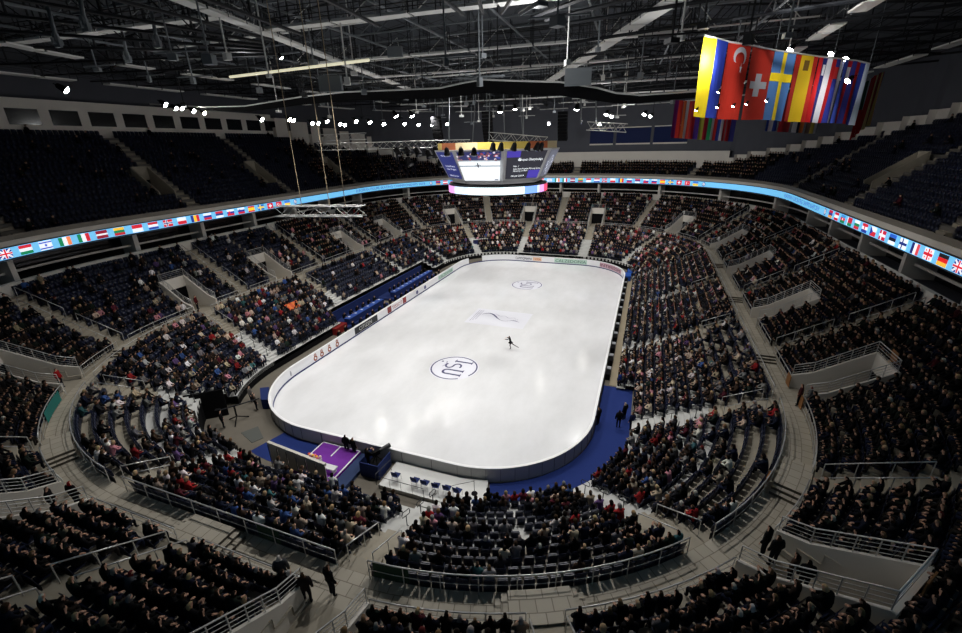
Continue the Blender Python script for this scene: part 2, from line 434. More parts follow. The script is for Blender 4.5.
# marks painted in the ice
M_INK = mat('ice_ink_navy', (52, 50, 96), .3); M_PAINTW = mat('ice_paint_white', (226, 226, 233), .2); M_INKG = mat('ice_ink_grey', (130, 126, 150), .3)
def arcpts(cx, cy, rx, ry, a0, a1, n=24):
    return [(cx+rx*math.cos(math.radians(a0+(a1-a0)*k/n)), cy+ry*math.sin(math.radians(a0+(a1-a0)*k/n))) for k in range(n+1)]
def ribbon2d(mb, pts, wd, z, mi, T):
    n_ = len(pts)
    L, R = [], []
    for i, p in enumerate(pts):
        a = pts[max(0, i-1)]; c = pts[min(n_-1, i+1)]; dx, dy = c[0]-a[0], c[1]-a[1]; l = math.hypot(dx, dy) or 1
        w2 = (wd[i] if isinstance(wd, (list, tuple)) else wd)/2
        L.append((p[0]-dy/l*w2, p[1]+dx/l*w2)); R.append((p[0]+dy/l*w2, p[1]-dx/l*w2))
    for i in range(n_-1): mb.poly([T(*R[i], z), T(*R[i+1], z), T(*L[i+1], z), T(*L[i], z)], mi)
def ice_emblem(y0):
    g = MB()
    T = lambda a, b_, z: (b_, y0-a, z)       # letters read along -y with their tops towards +x
    R = 2.42
    g.poly([T(*p, .026) for p in arcpts(0, 0, 2.62, 2.62, 0, -360, 40)[:-1]], 1)
    ribbon2d(g, arcpts(0, 0, R, R, 60, 392, 60), .15, .030, 0, T)
    # I
    ribbon2d(g, [(-1.4, -.45), (-1.4, 1.55)], .24, .030, 0, T); ribbon2d(g, [(-1.75, 1.5), (-1.15, 1.5)], .1, .031, 0, T); ribbon2d(g, [(-1.75, -.35), (-1.15, -.35)], .1, .031, 0, T)
    # S
    s = arcpts(-.35, .2, .5, .42, 60, 270, 12)+arcpts(-.35, -.64, .5, .42, 90, -130, 12)
    ribbon2d(g, s, .2, .030, 0, T)
    # U
    ribbon2d(g, [(.55, 1.25), (.55, -.4)]+arcpts(.98, -.4, .43, .43, 180, 360, 10)+[(1.41, -.4), (1.41, 1.25)], .24, .030, 0, T)
    ribbon2d(g, [(.3, 1.25), (.8, 1.25)], .11, .031, 0, T); ribbon2d(g, [(1.16, 1.25), (1.66, 1.25)], .11, .031, 0, T)
    # small skate stroke and dot
    ribbon2d(g, arcpts(-.5, -1.5, .7, .35, 30, 150, 10), .09, .030, 2, T)
    g.poly([T(*p, .031) for p in arcpts(-.95, -1.75, .13, .13, 0, -360, 12)[:-1]], 0)
    return g
for y0, lab in ((-15.18, 'navy circular letter emblem painted in the ice nearer the camera'), (15.09, 'navy circular letter emblem painted in the ice at the far end')):
    tag(ice_emblem(y0).obj('ice_emblem', [M_INK, M_PAINTW, M_INKG]), lab, 'ice marking', 'circular emblems in the ice')
g = MB(); C4 = [at_z(477.9, 308.7, .02), at_z(531.7, 313.8, .02), at_z(523.9, 329.2, .02), at_z(464.6, 322, .02)]
cx = sum(c.x for c in C4)/4; cy = sum(c.y for c in C4)/4
T = lambda a, b_, z: (cx+a, cy+b_, z)
g.poly([T(-4.0, -2.75, .026), T(4.0, -2.75, .026), T(4.0, 2.75, .026), T(-4.0, 2.75, .026)], 1)
for k in range(3): ribbon2d(g, [(-3.5+.28*k, -2.0+.3*k), (-3.5+.28*k, 2.2)], .07, .03, 2, T)
pts = [(-2.75+5.4*k/30, 1.15*math.sin(k/30*PI*2.1+.25)*(1-.45*k/30)+.35-.55*k/30) for k in range(31)]
ribbon2d(g, pts, [.04+.24*math.sin(PI*min(1, k/18)) if k < 18 else .06 for k in range(31)], .03, 0, T)
ribbon2d(g, [(-1.2+.2*k, 1.15-.05*k+.2*math.sin(k*.9)) for k in range(18)], .06, .03, 2, T)
ribbon2d(g, [(1.7, -.35), (2.4, -.4), (3.0, -.7)], [.05, .22, .05], .03, 2, T)
tag(g.obj('ice_banner_print', [M_INK, M_PAINTW, M_INKG]), 'white rectangle with sweeping ribbon drawing printed at centre ice', 'ice marking')

BH = 1.17
GATE = (143.0, 150.8)        # open gate in the far left corner (u)
boards = thing('rink_boards', 'white advertising boards with navy kick strip around the ice', 'rink boards')
mb = MB(); strip(mb, GATE[1]-PER, GATE[0], [(-.02, .16), (-.02, BH)], 0, 1.0); mb.obj('inner_face', [M_BOARDW], boards)
mb = MB(); strip(mb, 0, PER, [(-.06, .02), (-.06, .17), (.0, .17)], 0, 1.0); mb.obj('kick_strip', [M_NAVY], boards)
mb = MB(); strip(mb, GATE[1]-PER, GATE[0], [(-.05, BH-.01), (-.05, BH+.05), (.17, BH+.05), (.17, BH-.01), (-.05, BH-.01)], 0, 1.0); mb.obj('cap_rail', [mat('cap_white', (240, 240, 240), .4)], boards)
mb = MB(); strip(mb, GATE[1]-PER, GATE[0], [(.14, 0), (.14, BH)], 0, 1.0); mb.obj('outer_face', [mat('board_back', (188, 186, 182), .5)], boards)
mb = MB()
for k in range(100):
    u = PER*k/100
    if GATE[0] < u < GATE[1]: continue
    mb.hexa([W(u-.03, .14, .1), W(u-.03, .17, .1), W(u+.03, .17, .1), W(u+.03, .14, .1)], [W(u-.03, .14, 1.1), W(u-.03, .17, 1.1), W(u+.03, .17, 1.1), W(u+.03, .14, 1.1)])
mb.obj('outer_ribs', [mat('board_seam', (120, 118, 116), .5)], boards)['kind'] = 'stuff'
# advertising prints, as flat decals on the inner face.  ad(): s runs to the right as seen from the ice
def true_arc(u0, metres, d=0):
    """move `metres` along the ring at offset d starting at u0"""
    u = u0; st = .25*(1 if metres > 0 else -1); left = abs(metres)
    while left > 1e-6:
        q = min(left, .25); u += (q if metres > 0 else -q)/scale(u+(1e-4 if metres > 0 else -1e-4), d); left -= q
    return u
def ad_rect(parent, name, u0, wd, z0, z1, m, off=-.03):
    p = MB(); n_ = max(2, int(wd/.5))
    us = [true_arc(u0, -wd*k/n_) for k in range(n_+1)]
    for a, b in zip(us[:-1], us[1:]): p.poly([W(a, off, z0), W(b, off, z0), W(b, off, z1), W(a, off, z1)])
    return p.obj(name, [m], parent)
def ad_text(parent, name, s, u0, wd, z0, h, m, off=-.045):
    V, F, L = text_geo(s, 1.0); p = MB()
    hh = max(v[1] for v in V)
    vv = []
    for x, y, _ in V:
        vv.append(W(true_arc(u0, -wd*x/L), off, z0+h*y/hh))
    p.v = [tuple(q) for q in vv]; p.f = F; p.m = [0]*len(F)
    return p.obj(name, [m], parent)
def u_px(x, y, z):
    p = at_z(x, y, z); best = min((math.hypot(*(np.array(ring(u, 0)[:2])-np.array(p)[:2])), u) for u in np.arange(0, PER, .05)); return best[1]
MI = lambda n_, c: mat(n_, c, .4)
e = [u_px(*q, .65)+.45 for q in ((353.5, 330), (377, 316), (387, 309.5), (407, 298), (443, 278), (452, 272))]
r_ = ad_rect(boards, 'black_banner', e[0], abs(e[0]-e[1]), .22, 1.1, MI('ad_black', (34, 36, 40))); ad_text(boards, 'banner_lettering', 'CITIZEN', e[0]-.9, abs(e[0]-e[1])*.55, .42, .5, MI('ad_pale', (214, 214, 210)))
q = abs(e[2]-e[3])
ad_rect(boards, 'maroon_block', e[2], 1.0, .22, 1.1, MI('ad_maroon', (140, 44, 44))); ad_rect(boards, 'maroon_block', e[2]-q+1, 1.0, .22, 1.1, MI('ad_maroon', (140, 44, 44)))
ad_text(boards, 'banner_lettering', 'TISSOT', e[2]-1.2, q-2.4, .4, .5, MI('ad_red', (176, 70, 70)))
ad_rect(boards, 'green_banner', e[4], abs(e[4]-e[5])+2.2, .3, 1.05, MI('ad_mint', (198, 226, 212))); ad_text(boards, 'banner_lettering', 'CALZEDONIA', e[4]-.4, abs(e[4]-e[5])+1.6, .42, .5, MI('ad_green', (60, 110, 90)))
for x, y in ((315, 357), (322, 353), (329, 348), (336, 343)):
    u = u_px(x, y, .65); p = MB(); 
    for k, (zc, ro, ri) in enumerate(((.52, .3, .14), (.9, .19, .08))):
        A = [(ro*math.cos(2*PI*t/14), ro*math.sin(2*PI*t/14)) for t in range(15)]; B = [(ri*math.cos(2*PI*t/14), ri*math.sin(2*PI*t/14)) for t in range(15)]
        for t in range(14): p.poly([W(u+c[0], -.035, zc+c[1]) for c in (A[t], A[t+1], B[t+1], B[t])])
    p.obj('pear_logo', [MI('ad_rust', (168, 92, 62))], boards)
for x, y in ((417, 292), (425, 287)):
    u = u_px(x, y, .65); p = MB(); p.poly([W(u+.35*math.cos(t), -.035, .62+.3*math.sin(t)) for t in np.linspace(0, 2*PI, 13)[:-1]]); p.obj('round_logo', [MI('ad_blue', (70, 76, 130))], boards)
u = u_px(288, 373, .65); p = MB(); p.poly([W(u+.3*math.cos(t), -.035, .62+.3*math.sin(t)) for t in np.linspace(0, 2*PI, 13)[:-1]]); p.obj('round_logo', [MI('ad_grey', (176, 176, 184))], boards)
e = [u_px(*q, .65) for q in ((514.5, 258.5), (531, 259.5), (540, 260), (555, 261), (581, 264), (597, 265.5), (616, 271))]
ad_text(boards, 'banner_lettering', 'CAMTOMAMA', e[0], e[0]-e[1], .38, .48, MI('ad_dark', (52, 44, 66)))
ad_rect(boards, 'orange_banner', e[1]-.2, e[1]-e[2], .3, 1.0, MI('ad_peach', (244, 206, 178))); ad_text(boards, 'banner_lettering', 'VISA', e[1]-.6, (e[1]-e[2])*.7, .42, .42, MI('ad_orange', (196, 96, 36)))
ad_rect(boards, 'mint_banner', e[3]+.2, e[3]-e[4]+.4, .24, 1.08, MI('ad_mint', (198, 226, 212))); ad_text(boards, 'banner_lettering', 'CALZEDONIA', e[3], e[3]-e[4], .38, .52, MI('ad_green', (60, 110, 90)))
ad_rect(boards, 'pink_banner', e[5], (e[5]-e[6])*.5, .24, 1.08, MI('ad_pink', (216, 176, 190))); ad_text(boards, 'banner_lettering', 'INTIMISSIMI', e[5]-.15, (e[5]-e[6])*.46, .38, .5, MI('ad_wine', (96, 26, 50)))

# ------------------------------------------------------------------ people: one skinned figure per pose
def skin_mesh(J, B, sub, name):
    """J: name -> (co, radius), B: bones; returns evaluated mesh"""
    ks = list(J); ix = {k: i for i, k in enumerate(ks)}
    me = D2.meshes.new('tmp'); me.from_pydata([J[k][0] for k in ks], [(ix[a], ix[b]) for a, b in B], [])
    o = D2.objects.new('tmp', me); COL.objects.link(o)
    md = o.modifiers.new('s', 'SKIN'); md.use_smooth_shade = True
    if not me.skin_vertices: 
        bpy.context.view_layer.objects.active = o
    for i, k in enumerate(ks):
        sv = me.skin_vertices[0].data[i]; r = J[k][1]; sv.radius = (r, r) if not isinstance(r, tuple) else r
        sv.use_root = (i == 0)
    if sub:
        s2 = o.modifiers.new('d', 'SUBSURF'); s2.levels = sub; s2.render_levels = sub
    dg = bpy.context.evaluated_depsgraph_get(); dg.update()
    out = D2.meshes.new_from_object(o.evaluated_get(dg)); out.name = name
    D2.objects.remove(o); D2.meshes.remove(me)
    return out
def mirror(v): return (-v[0], v[1], v[2])
def figure(pose, fingers=True):
    """joints for a pose dict"""
    J = {}; B = []
    for k in ('pelvis', 'spine', 'chest', 'neck', 'head', 'crown'):
        J[k] = pose[k]
    B += [('pelvis', 'spine'), ('spine', 'chest'), ('chest', 'neck'), ('neck', 'head'), ('head', 'crown')]
    for s in 'LR':
        sx = -1 if s == 'L' else 1
        def g(k):
            if k+s in pose: return pose[k+s]
            co, r = pose[k]; return ((co[0]*sx, co[1], co[2]), r)
        for k in ('sho', 'elb', 'wri', 'han', 'hip', 'kne', 'ank', 'toe'): J[k+s] = g(k)
        B += [('chest', 'sho'+s), ('sho'+s, 'elb'+s), ('elb'+s, 'wri'+s), ('wri'+s, 'han'+s), ('pelvis', 'hip'+s), ('hip'+s, 'kne'+s), ('kne'+s, 'ank'+s), ('ank'+s, 'toe'+s)]
        if fingers:
            h = Vector(J['han'+s][0]); wv = Vector(J['wri'+s][0]); dr = (h-wv).normalized()
            sd = dr.cross(Vector((0, 0, 1))); sd = sd.normalized() if sd.length > .1 else Vector((1, 0, 0)); dn = sd.cross(dr)
            if dn.z > 0: dn = -dn
            for f, (off, L) in enumerate(((-.033, .062), (-.011, .075), (.011, .08), (.033, .07))):
                a = h+sd*off+dr*.03; b_ = a+dr*L*.55+dn*.008; c = b_+dr*L*.4+dn*.025
                J['f%d%sa' % (f, s)] = (tuple(a), .009); J['f%d%sb' % (f, s)] = (tuple(b_), .0085); J['f%d%sc' % (f, s)] = (tuple(c), .007)
                B += [('han'+s, 'f%d%sa' % (f, s)), ('f%d%sa' % (f, s), 'f%d%sb' % (f, s)), ('f%d%sb' % (f, s), 'f%d%sc' % (f, s))]
            inn = sd if (sd.x > 0) == (s == 'L') else -sd
            a = wv+dr*.035+inn*.035; b_ = a+dr*.035+inn*.018+dn*.01
            J['t'+s] = (tuple(a), .011); J['u'+s] = (tuple(b_), .009); B += [('wri'+s, 't'+s), ('t'+s, 'u'+s)]
    if fingers:
        hd = Vector(J['head'][0]); f = Vector(pose.get('face', (0, 1, 0)))
        J['nose'] = (tuple(hd+f*.085+Vector((0, 0, .005))), .018); B.append(('head', 'nose'))
    return J, B
def P(*a): return (tuple(a[:3]), a[3])
SIT_A = dict(pelvis=P(0, 0, .53, .155), spine=P(0, -.03, .76, .15), chest=P(0, -.03, .99, .15), neck=P(0, -.01, 1.15, .058), head=P(0, .02, 1.27, .094), crown=P(0, .01, 1.36, .085),
             sho=P(.18, -.03, 1.06, .078), elb=P(.25, .06, .78, .06), wri=P(.14, .27, .68, .04), han=P(.09, .34, .66, .036),
             hip=P(.09, .05, .53, .105), kne=P(.13, .44, .53, .075), ank=P(.13, .42, .11, .05), toe=P(.14, .56, .05, .045))
SIT_B = dict(SIT_A, spine=P(0, .03, .75, .15), chest=P(0, .1, .96, .15), neck=P(0, .16, 1.11, .058), head=P(0, .22, 1.22, .094), crown=P(0, .22, 1.31, .085),
             sho=P(.18, .1, 1.03, .078), elb=P(.24, .26, .78, .06), wri=P(.06, .42, .72, .04), han=P(.02, .47, .73, .036))
SIT_C = dict(SIT_A, elb=P(.24, .14, .82, .06), wri=P(.1, .3, .95, .04), han=P(.06, .36, 1.0, .036), head=P(.02, .02, 1.27, .094))
STAND = dict(pelvis=P(0, 0, .95, .145), spine=P(0, 0, 1.12, .14), chest=P(0, -.01, 1.33, .145), neck=P(0, 0, 1.5, .058), head=P(0, .02, 1.62, .092), crown=P(0, .01, 1.71, .085),
             sho=P(.19, -.01, 1.42, .075), elb=P(.26, -.02, 1.12, .056), wri=P(.25, .08, .88, .04), han=P(.24, .12, .8, .036),
             hip=P(.1, 0, .9, .105), kne=P(.11, .03, .5, .072), ank=P(.11, 0, .1, .05), toe=P(.12, .13, .05, .045))
FILM = dict(STAND, sho=P(.19, .02, 1.42, .075), elb=P(.26, .2, 1.18, .056), wri=P(.16, .4, 1.3, .04), han=P(.12, .47, 1.33, .036), kneL=P(-.14, .06, .5, .072))
SKATE = dict(pelvis=P(0, 0, .98, .115), spine=P(0, .04, 1.13, .1), chest=P(0, .1, 1.32, .115), neck=P(0, .14, 1.48, .045), head=P(0, .17, 1.58, .085), crown=P(0, .15, 1.66, .08),
             sho=P(.15, .11, 1.4, .05), elb=P(.3, .3, 1.33, .038), wri=P(.24, .52, 1.3, .028), han=P(.22, .6, 1.3, .026), elbL=P(-.32, .25, 1.36, .038), wriL=P(-.34, .5, 1.34, .028), hanL=P(-.34, .58, 1.34, .026),
             hip=P(.08, 0, .93, .085), kneR=P(.08, .1, .5, .058), ankR=P(.07, .0, .12, .042), toeR=P(.07, .12, .07, .04),
             kneL=P(-.12, -.44, .74, .055), ankL=P(-.14, -.92, .56, .038), toeL=P(-.14, -1.06, .52, .032))
SEGREG = {'head': [('neck', 'head'), ('head', 'crown')], 'torso': [('pelvis', 'spine'), ('spine', 'chest'), ('chest', 'neck')], 'arm': [], 'hand': [], 'leg': []}
def regions(me, J):
    segs = []
    for a, b, k in [('head', 'crown', 'head'), ('neck', 'head', 'neck'), ('pelvis', 'spine', 'torso'), ('spine', 'chest', 'torso'), ('chest', 'neck', 'torso')] + \
            [x for s in 'LR' for x in (('chest', 'sho'+s, 'torso'), ('sho'+s, 'elb'+s, 'arm'), ('elb'+s, 'wri'+s, 'arm'), ('wri'+s, 'han'+s, 'hand'), ('pelvis', 'hip'+s, 'leg'), ('hip'+s, 'kne'+s, 'leg'), ('kne'+s, 'ank'+s, 'leg'), ('ank'+s, 'toe'+s, 'shoe'))]:
        segs.append((np.array(J[a][0]), np.array(J[b][0]), J[a][1], J[b][1], k))
    for k in J:
        if k[0] in 'ft' and k[-1] in 'abcLR' and k not in ('toeL', 'toeR'): segs.append((np.array(J[k][0]), np.array(J[k][0])+1e-4, .008, .008, 'hand'))
        if k in ('uL', 'uR'): segs.append((np.array(J[k][0]), np.array(J[k][0])+1e-4, .008, .008, 'hand'))
    out = []
    for p in me.polygons:
        c = np.array(p.center); best = (9, '')
        for a, b, ra, rb, k in segs:
            ab = b-a; t = min(1, max(0, float((c-a)@ab/(ab@ab)))); d = np.linalg.norm(c-a-ab*t)-(ra+(rb-ra)*t)
            if d < best[0]: best = (d, k)
        out.append(best[1])
    return out
def shell(me, sel, off, name, m, lift=0):
    """the selected faces pushed out along their normals: a garment or hair"""
    idx = {}; V = []; F = []
    nm = [v.normal for v in me.vertices]
    for p, s in zip(me.polygons, sel):
        if not s: continue
        f = []
        for v in p.vertices:
            if v not in idx: idx[v] = len(V); V.append(me.vertices[v].co+nm[v]*off)
            f.append(idx[v])
        F.append(f)
    o = D2.meshes.new(name); o.from_pydata([tuple(v) for v in V], [], F); o.materials.append(m)
    o.polygons.foreach_set('use_smooth', [True]*len(F)); o.update(); return o
M_SHOE = mat('dark_shoe', (26, 24, 24), .6)
def build_pose(name, pose, sub=1, bare_legs=False):
    J, B = figure(pose); me = skin_mesh(J, B, sub, name); reg = regions(me, J)
    for m in (M_SKIN, M_OBJ, M_SHOE, M_EYE): me.materials.append(m)
    mi = [{'leg': 1, 'torso': 1, 'arm': 1, 'shoe': 2}.get(r, 0) for r in reg]
    if bare_legs: mi = [0 if r in ('leg',) else m for r, m in zip(reg, mi)]
    me.polygons.foreach_set('material_index', mi)
    hd = Vector(pose['head'][0]); hc = Vector(pose['crown'][0])
    coat = shell(me, [r in ('torso', 'arm') for r in reg], .018, 'coat', M_OBJ)
    hair = shell(me, [r in ('head', 'neck') and (p.center.z > hd.z+.06 or p.center.y < hd.y-.012) and p.center.z > hd.z-.11 for r, p in zip(reg, me.polygons)], .014, 'hair', M_OBJ)
    # eyes and mouth pressed into the face
    bmv = [v.co[:] for v in me.vertices]; bf = [tuple(p.vertices) for p in me.polygons]; bm_ = list(mi)
    for ex, ez, w_, h_ in ((-.033, .01, .011, .007), (.033, .01, .011, .007), (0, -.05, .022, .005)):
        i = len(bmv); y = hd.y+pose['head'][1]*.93 if abs(ex) > 0 else hd.y+pose['head'][1]*.9
        for a in range(6): bmv.append((hd.x+ex+w_*math.cos(a*PI/3), y, hd.z+ez+h_*math.sin(a*PI/3)))
        bf.append(tuple(i+a for a in range(6))); bm_.append(3 if ex else 0)
    m2 = D2.meshes.new(name); m2.from_pydata(bmv, [], bf)
    for m in (M_SKIN, M_OBJ, M_SHOE, M_EYE): m2.materials.append(m)
    m2.polygons.foreach_set('material_index', bm_); m2.polygons.foreach_set('use_smooth', [True]*len(bf)); m2.update()
    D2.meshes.remove(me)
    return m2, coat, hair
POSES = {k: build_pose('figure_'+k, p) for k, p in (('sit', SIT_A), ('lean', SIT_B), ('clap', SIT_C), ('stand', STAND), ('film', FILM))}
PEOPLE = [0]
def person(loc, rz, label, pose='sit', coat=(20, 20, 24), hair=(30, 24, 20), legs=(24, 26, 34), group=None, sc=1.0):
    b_, c_, h_ = POSES[pose]
    o = link('person', b_, None, label, 'person', group); o.location = loc; o.rotation_euler = (0, 0, rz); o.scale = (sc,)*3
    o.color = (*lin(legs), 1)
    c = link('coat', c_, o); c.color = (*lin(coat), 1); h = link('hair', h_, o); h.color = (*lin(hair), 1)
    PEOPLE[0] += 1; return o

# ------------------------------------------------------------------ seats
def seat_parts(folded):
    b_ = MB()
    pts = [(-.19, -.14), (-.22, .06), (-.28, .34), (-.30, .44)]      # (y,z) from the seat hinge, leaning back
    for (y0, z0), (y1, z1) in zip(pts[:-1], pts[1:]):
        b_.hexa([(-.22, y0-.03, z0), (.22, y0-.03, z0), (.22, y0, z0), (-.22, y0, z0)], [(-.22, y1-.03, z1), (.22, y1-.03, z1), (.22, y1, z1), (-.22, y1, z1)])
    p_ = MB()
    if folded: p_.hexa([(-.21, -.19, .0), (.21, -.19, .0), (.21, -.13, .0), (-.21, -.13, .0)], [(-.2, -.22, .38), (.2, -.22, .38), (.2, -.17, .38), (-.2, -.17, .38)])
    else: p_.hexa([(-.21, -.2, -.05), (.21, -.2, -.05), (.21, .2, -.02), (-.21, .2, -.02)], [(-.21, -.2, 0), (.21, -.2, 0), (.21, .2, .03), (-.21, .2, .03)])
    s_ = MB(); s_.box((0, -.2, -.27), (.5, .05, .34));  # bracket widened to a dark band that stands in for shade
    return b_, p_, s_
SEATM = {}
for fo in (True, False):
    b_, p_, s_ = seat_parts(fo); SEATM[fo] = (b_.mesh('backrest', M_SEAT), p_.mesh('seat_pan', M_SEAT), s_.mesh('shade_bracket', M_DKSTEEL))
def seat(loc, rz, folded, label, group):
    t = thing('folding_seat', label, 'seat', loc, rz, group)
    for nm, me in zip(('backrest', 'seat_pan', 'shade_bracket'), SEATM[folded]): link(nm, me, t)
    return t

# ------------------------------------------------------------------ who sits where
ORD = 'first second third fourth fifth sixth seventh eighth ninth tenth eleventh twelfth thirteenth fourteenth fifteenth sixteenth seventeenth eighteenth nineteenth twentieth'.split()
TENS = {20: 'twenty', 30: 'thirty', 40: 'forty'}
def ordn(n):
    if n <= 20: return ORD[n-1]
    t = n//10*10
    return (TENS[t][:-1]+'ieth') if n % 10 == 0 else TENS[t]+'-'+ORD[n % 10-1]
COATS = [('black', (16, 16, 18), 32), ('navy', (26, 31, 48), 13), ('charcoal', (46, 46, 50), 13), ('dark brown', (54, 42, 34), 8), ('dark green', (36, 46, 40), 3), ('grey', (122, 120, 120), 8), ('beige', (190, 172, 150), 8),
         ('white', (224, 220, 216), 7), ('red', (150, 40, 42), 3), ('burgundy', (88, 36, 46), 3), ('pink', (206, 140, 150), 3), ('blue', (58, 84, 136), 3), ('purple', (96, 74, 116), 1.5), ('teal', (62, 104, 106), .7)]
DARKC = [('black', (11, 11, 13), 58), ('navy', (17, 20, 34), 12), ('charcoal', (27, 27, 29), 12), ('dark green', (21, 28, 23), 12), ('dark brown', (34, 27, 22), 6), ('grey', (74, 74, 78), 1.6), ('burgundy', (64, 22, 30), 1.2), ('beige', (134, 120, 100), 1)]  # dark coats, with the dim outer stands' shade mixed into the colours
HAIRS = [((28, 22, 18), 46), ((62, 46, 34), 26), ((124, 98, 70), 12), ((172, 148, 112), 8), ((136, 132, 128), 5), ((196, 190, 182), 4), ((120, 46, 46), 1)]
def pick(L): return random.choices(L, [x[-1] for x in L])[0]
def occ_low(u, r):
    if inr(u, 7.2, 22.9):
        if inr(u, 11.2, 17.5) and 2 <= r <= 6: return .22
        return (.92 if r < 2 else .8) if r < 7 else (.3 if inr(u, 9.6, 18.8) else .85)
    if inr(u, 232.8, 7.2): return .5 if r in (3, 4) else .68
    if inr(u, 217.5, 225): return .3
    if inr(u, 217.5, 232.8): return .3 if r >= 8 else .5
    if inr(u, 201.8, 217.5): return .66
    if inr(u, 187.2, 201.8): return .72
    if inr(u, 173, 187.2): return .2
    if inr(u, 157, 173): return .45
    if inr(u, 22.9, 38.5): return (.16 if inr(u, 25.5, 35) else .5) if r >= 6 else .8
    if inr(u, 38.5, 53.6): return (.25 if inr(u, 46, 52) else .6) if r >= 7 else .86
    return .93
def occ_mid(u, r):
    if inr(u, 181, 212): return .3 if r > 4 else .45
    if inr(u, 150, 181): return .9
    if inr(u, 226, 241) or inr(u, 0, 24): return .9
    return .95
def occ_up(u, r):
    if inr(u, 165, 240): return .05
    if inr(u, 140, 165): return .5 if r < 8 else .15
    if inr(u, 40, 92): return .03
    return .9
def row_slots(u0, u1, d, gap0, gap1, pitch=.53):
    a = ustep(u0, gap0, d); b = ustep(u1, -gap1, d)
    n_ = 60; us = [a+(b-a)*k/n_ for k in range(n_+1)]
    L = [0.]
    for p, q in zip(us[:-1], us[1:]): L.append(L[-1]+(q-p)*scale((p+q)/2, d))
    N = int(L[-1]/pitch)
    if N < 1: return []
    off = (L[-1]-N*pitch)/2+pitch/2
    return [float(np.interp(off+k*pitch, L, us)) for k in range(N)]
SLOTS = []    # tier, block, row, k, n, u, d, z, occupied
def pairs(A):
    A = sorted(A); return [(A[i], A[i+1] if i+1 < len(A) else A[0]+PER) for i in range(len(A))]
for bi, (a, b) in enumerate(pairs(LA)):
    for r in range(-2, NLOW):
        d, z = low(r); ds = d+.48
        sl = [u for u in row_slots(a, b, ds, .72, .72) if low_start(u) <= r]
        if bi == 0 and r < 7: sl = [u for u in sl if abs(u-15.1) > .3]
        for k, u in enumerate(sl): SLOTS.append(('low', bi, r, k, len(sl), u % PER, ds, z, random.random() < occ_low(u, r)))
mb_all = sorted([(v, 'V') for v in MV]+[(v % PER, 'A') for v in MA])
for bi in range(len(mb_all)):
    (a, ka), (b, kb) = mb_all[bi], mb_all[(bi+1) % len(mb_all)]
    if b < a: b += PER
    for r in range(NMID):
        d, z = midrow(r); ds = d+.52
        ga = (1.7 if d < VD else 0) if ka == 'V' else .72; gb = (1.7 if d < VD else 0) if kb == 'V' else .72
        sl = row_slots(a, b, ds, ga, gb)
        for k, u in enumerate(sl): SLOTS.append(('mid', bi, r, k, len(sl), u % PER, ds, z, random.random() < occ_mid(u, r)))
for bi, (a, b) in enumerate(pairs(UA)):
    for r in range(17):
        d, z = uprow(r); ds = d+.48
        sl = [u for u in row_slots(a, b, ds, .75, .75, .56) if nup(u) > r and not inupvom(u, r) and not (inr(u, 226, 241) or inr(u, 0, 30))]
        for k, u in enumerate(sl): SLOTS.append(('up', bi, r, k, len(sl), u % PER, ds, z, random.random() < occ_up(u, r)))

BLK_LOW = {15: 'block behind purple platform', 0: 'near centre block', 1: 'near right corner block', 2: 'near right side block', 14: 'near left corner block', 13: 'block left of near rink corner'}
BLK_MID = {}
mids = [u for u, _ in mb_all]
def midname(bi):
    u0 = mids[bi]; u1 = mids[(bi+1) % len(mids)]; u1 += PER if u1 < u0 else 0
    c = ((u0+u1)/2) % PER
    T = [(219, 224, 'far left edge block'), (225, 231, 'second left edge block'), (231.5, 238, 'bottom left corner block'), (239, 241, 'bottom left stairside block'), (0, 6, 'bottom left stairside block'), (6, 14, 'bottom left-centre block'), (15, 22, 'bottom right-centre block'),
         (24, 30, 'bottom right stairside block'), (30, 38, 'bottom right corner block'), (38, 46, 'dark right walkway block'), (46, 53, 'right block, first pit'), (53, 62, 'right block, second pit')]
    for lo, hi, nm in T:
        if lo <= c < hi: return nm
    return 'middle tier block'
vis = []
for i, s in enumerate(SLOTS):
    p = W(s[5], s[6], s[7]+1.0); x, y, dd = to_px(p)
    inn = dd > 1 and -4 < x < 966 and -4 < y < 634
    vis.append((dd, x, y, inn))
named = lambda s: (s[0] == 'low' and s[1] in BLK_LOW) or (s[0] == 'mid' and midname(s[1]) != 'middle tier block')
cand = [i for i, s in enumerate(SLOTS) if s[8] and vis[i][3] and 3 < vis[i][1] < 959 and 3 < vis[i][2] < 631 and named(s)]
cand.sort(key=lambda i: vis[i][0]); SOLO = set(cand[:262])
cs = [i for i, s in enumerate(SLOTS) if vis[i][3] and 3 < vis[i][1] < 959 and 3 < vis[i][2] < 622 and named(s)]
cs.sort(key=lambda i: vis[i][0]*(1.0 if not SLOTS[i][8] else 1.5)); SOLOSEAT = set(cs[:296])
def where(s):
    nm = BLK_LOW[s[1]] if s[0] == 'low' else midname(s[1])
    start = min(q[2] for q in SLOTS if q[0] == s[0] and q[1] == s[1])
    # left/right as seen from behind, facing the ice
    return '%s row, %s from right, %s' % (ordn(s[2]-start+1), ordn(s[3]+1), nm)
used = set()
crowd = []; seatl = []
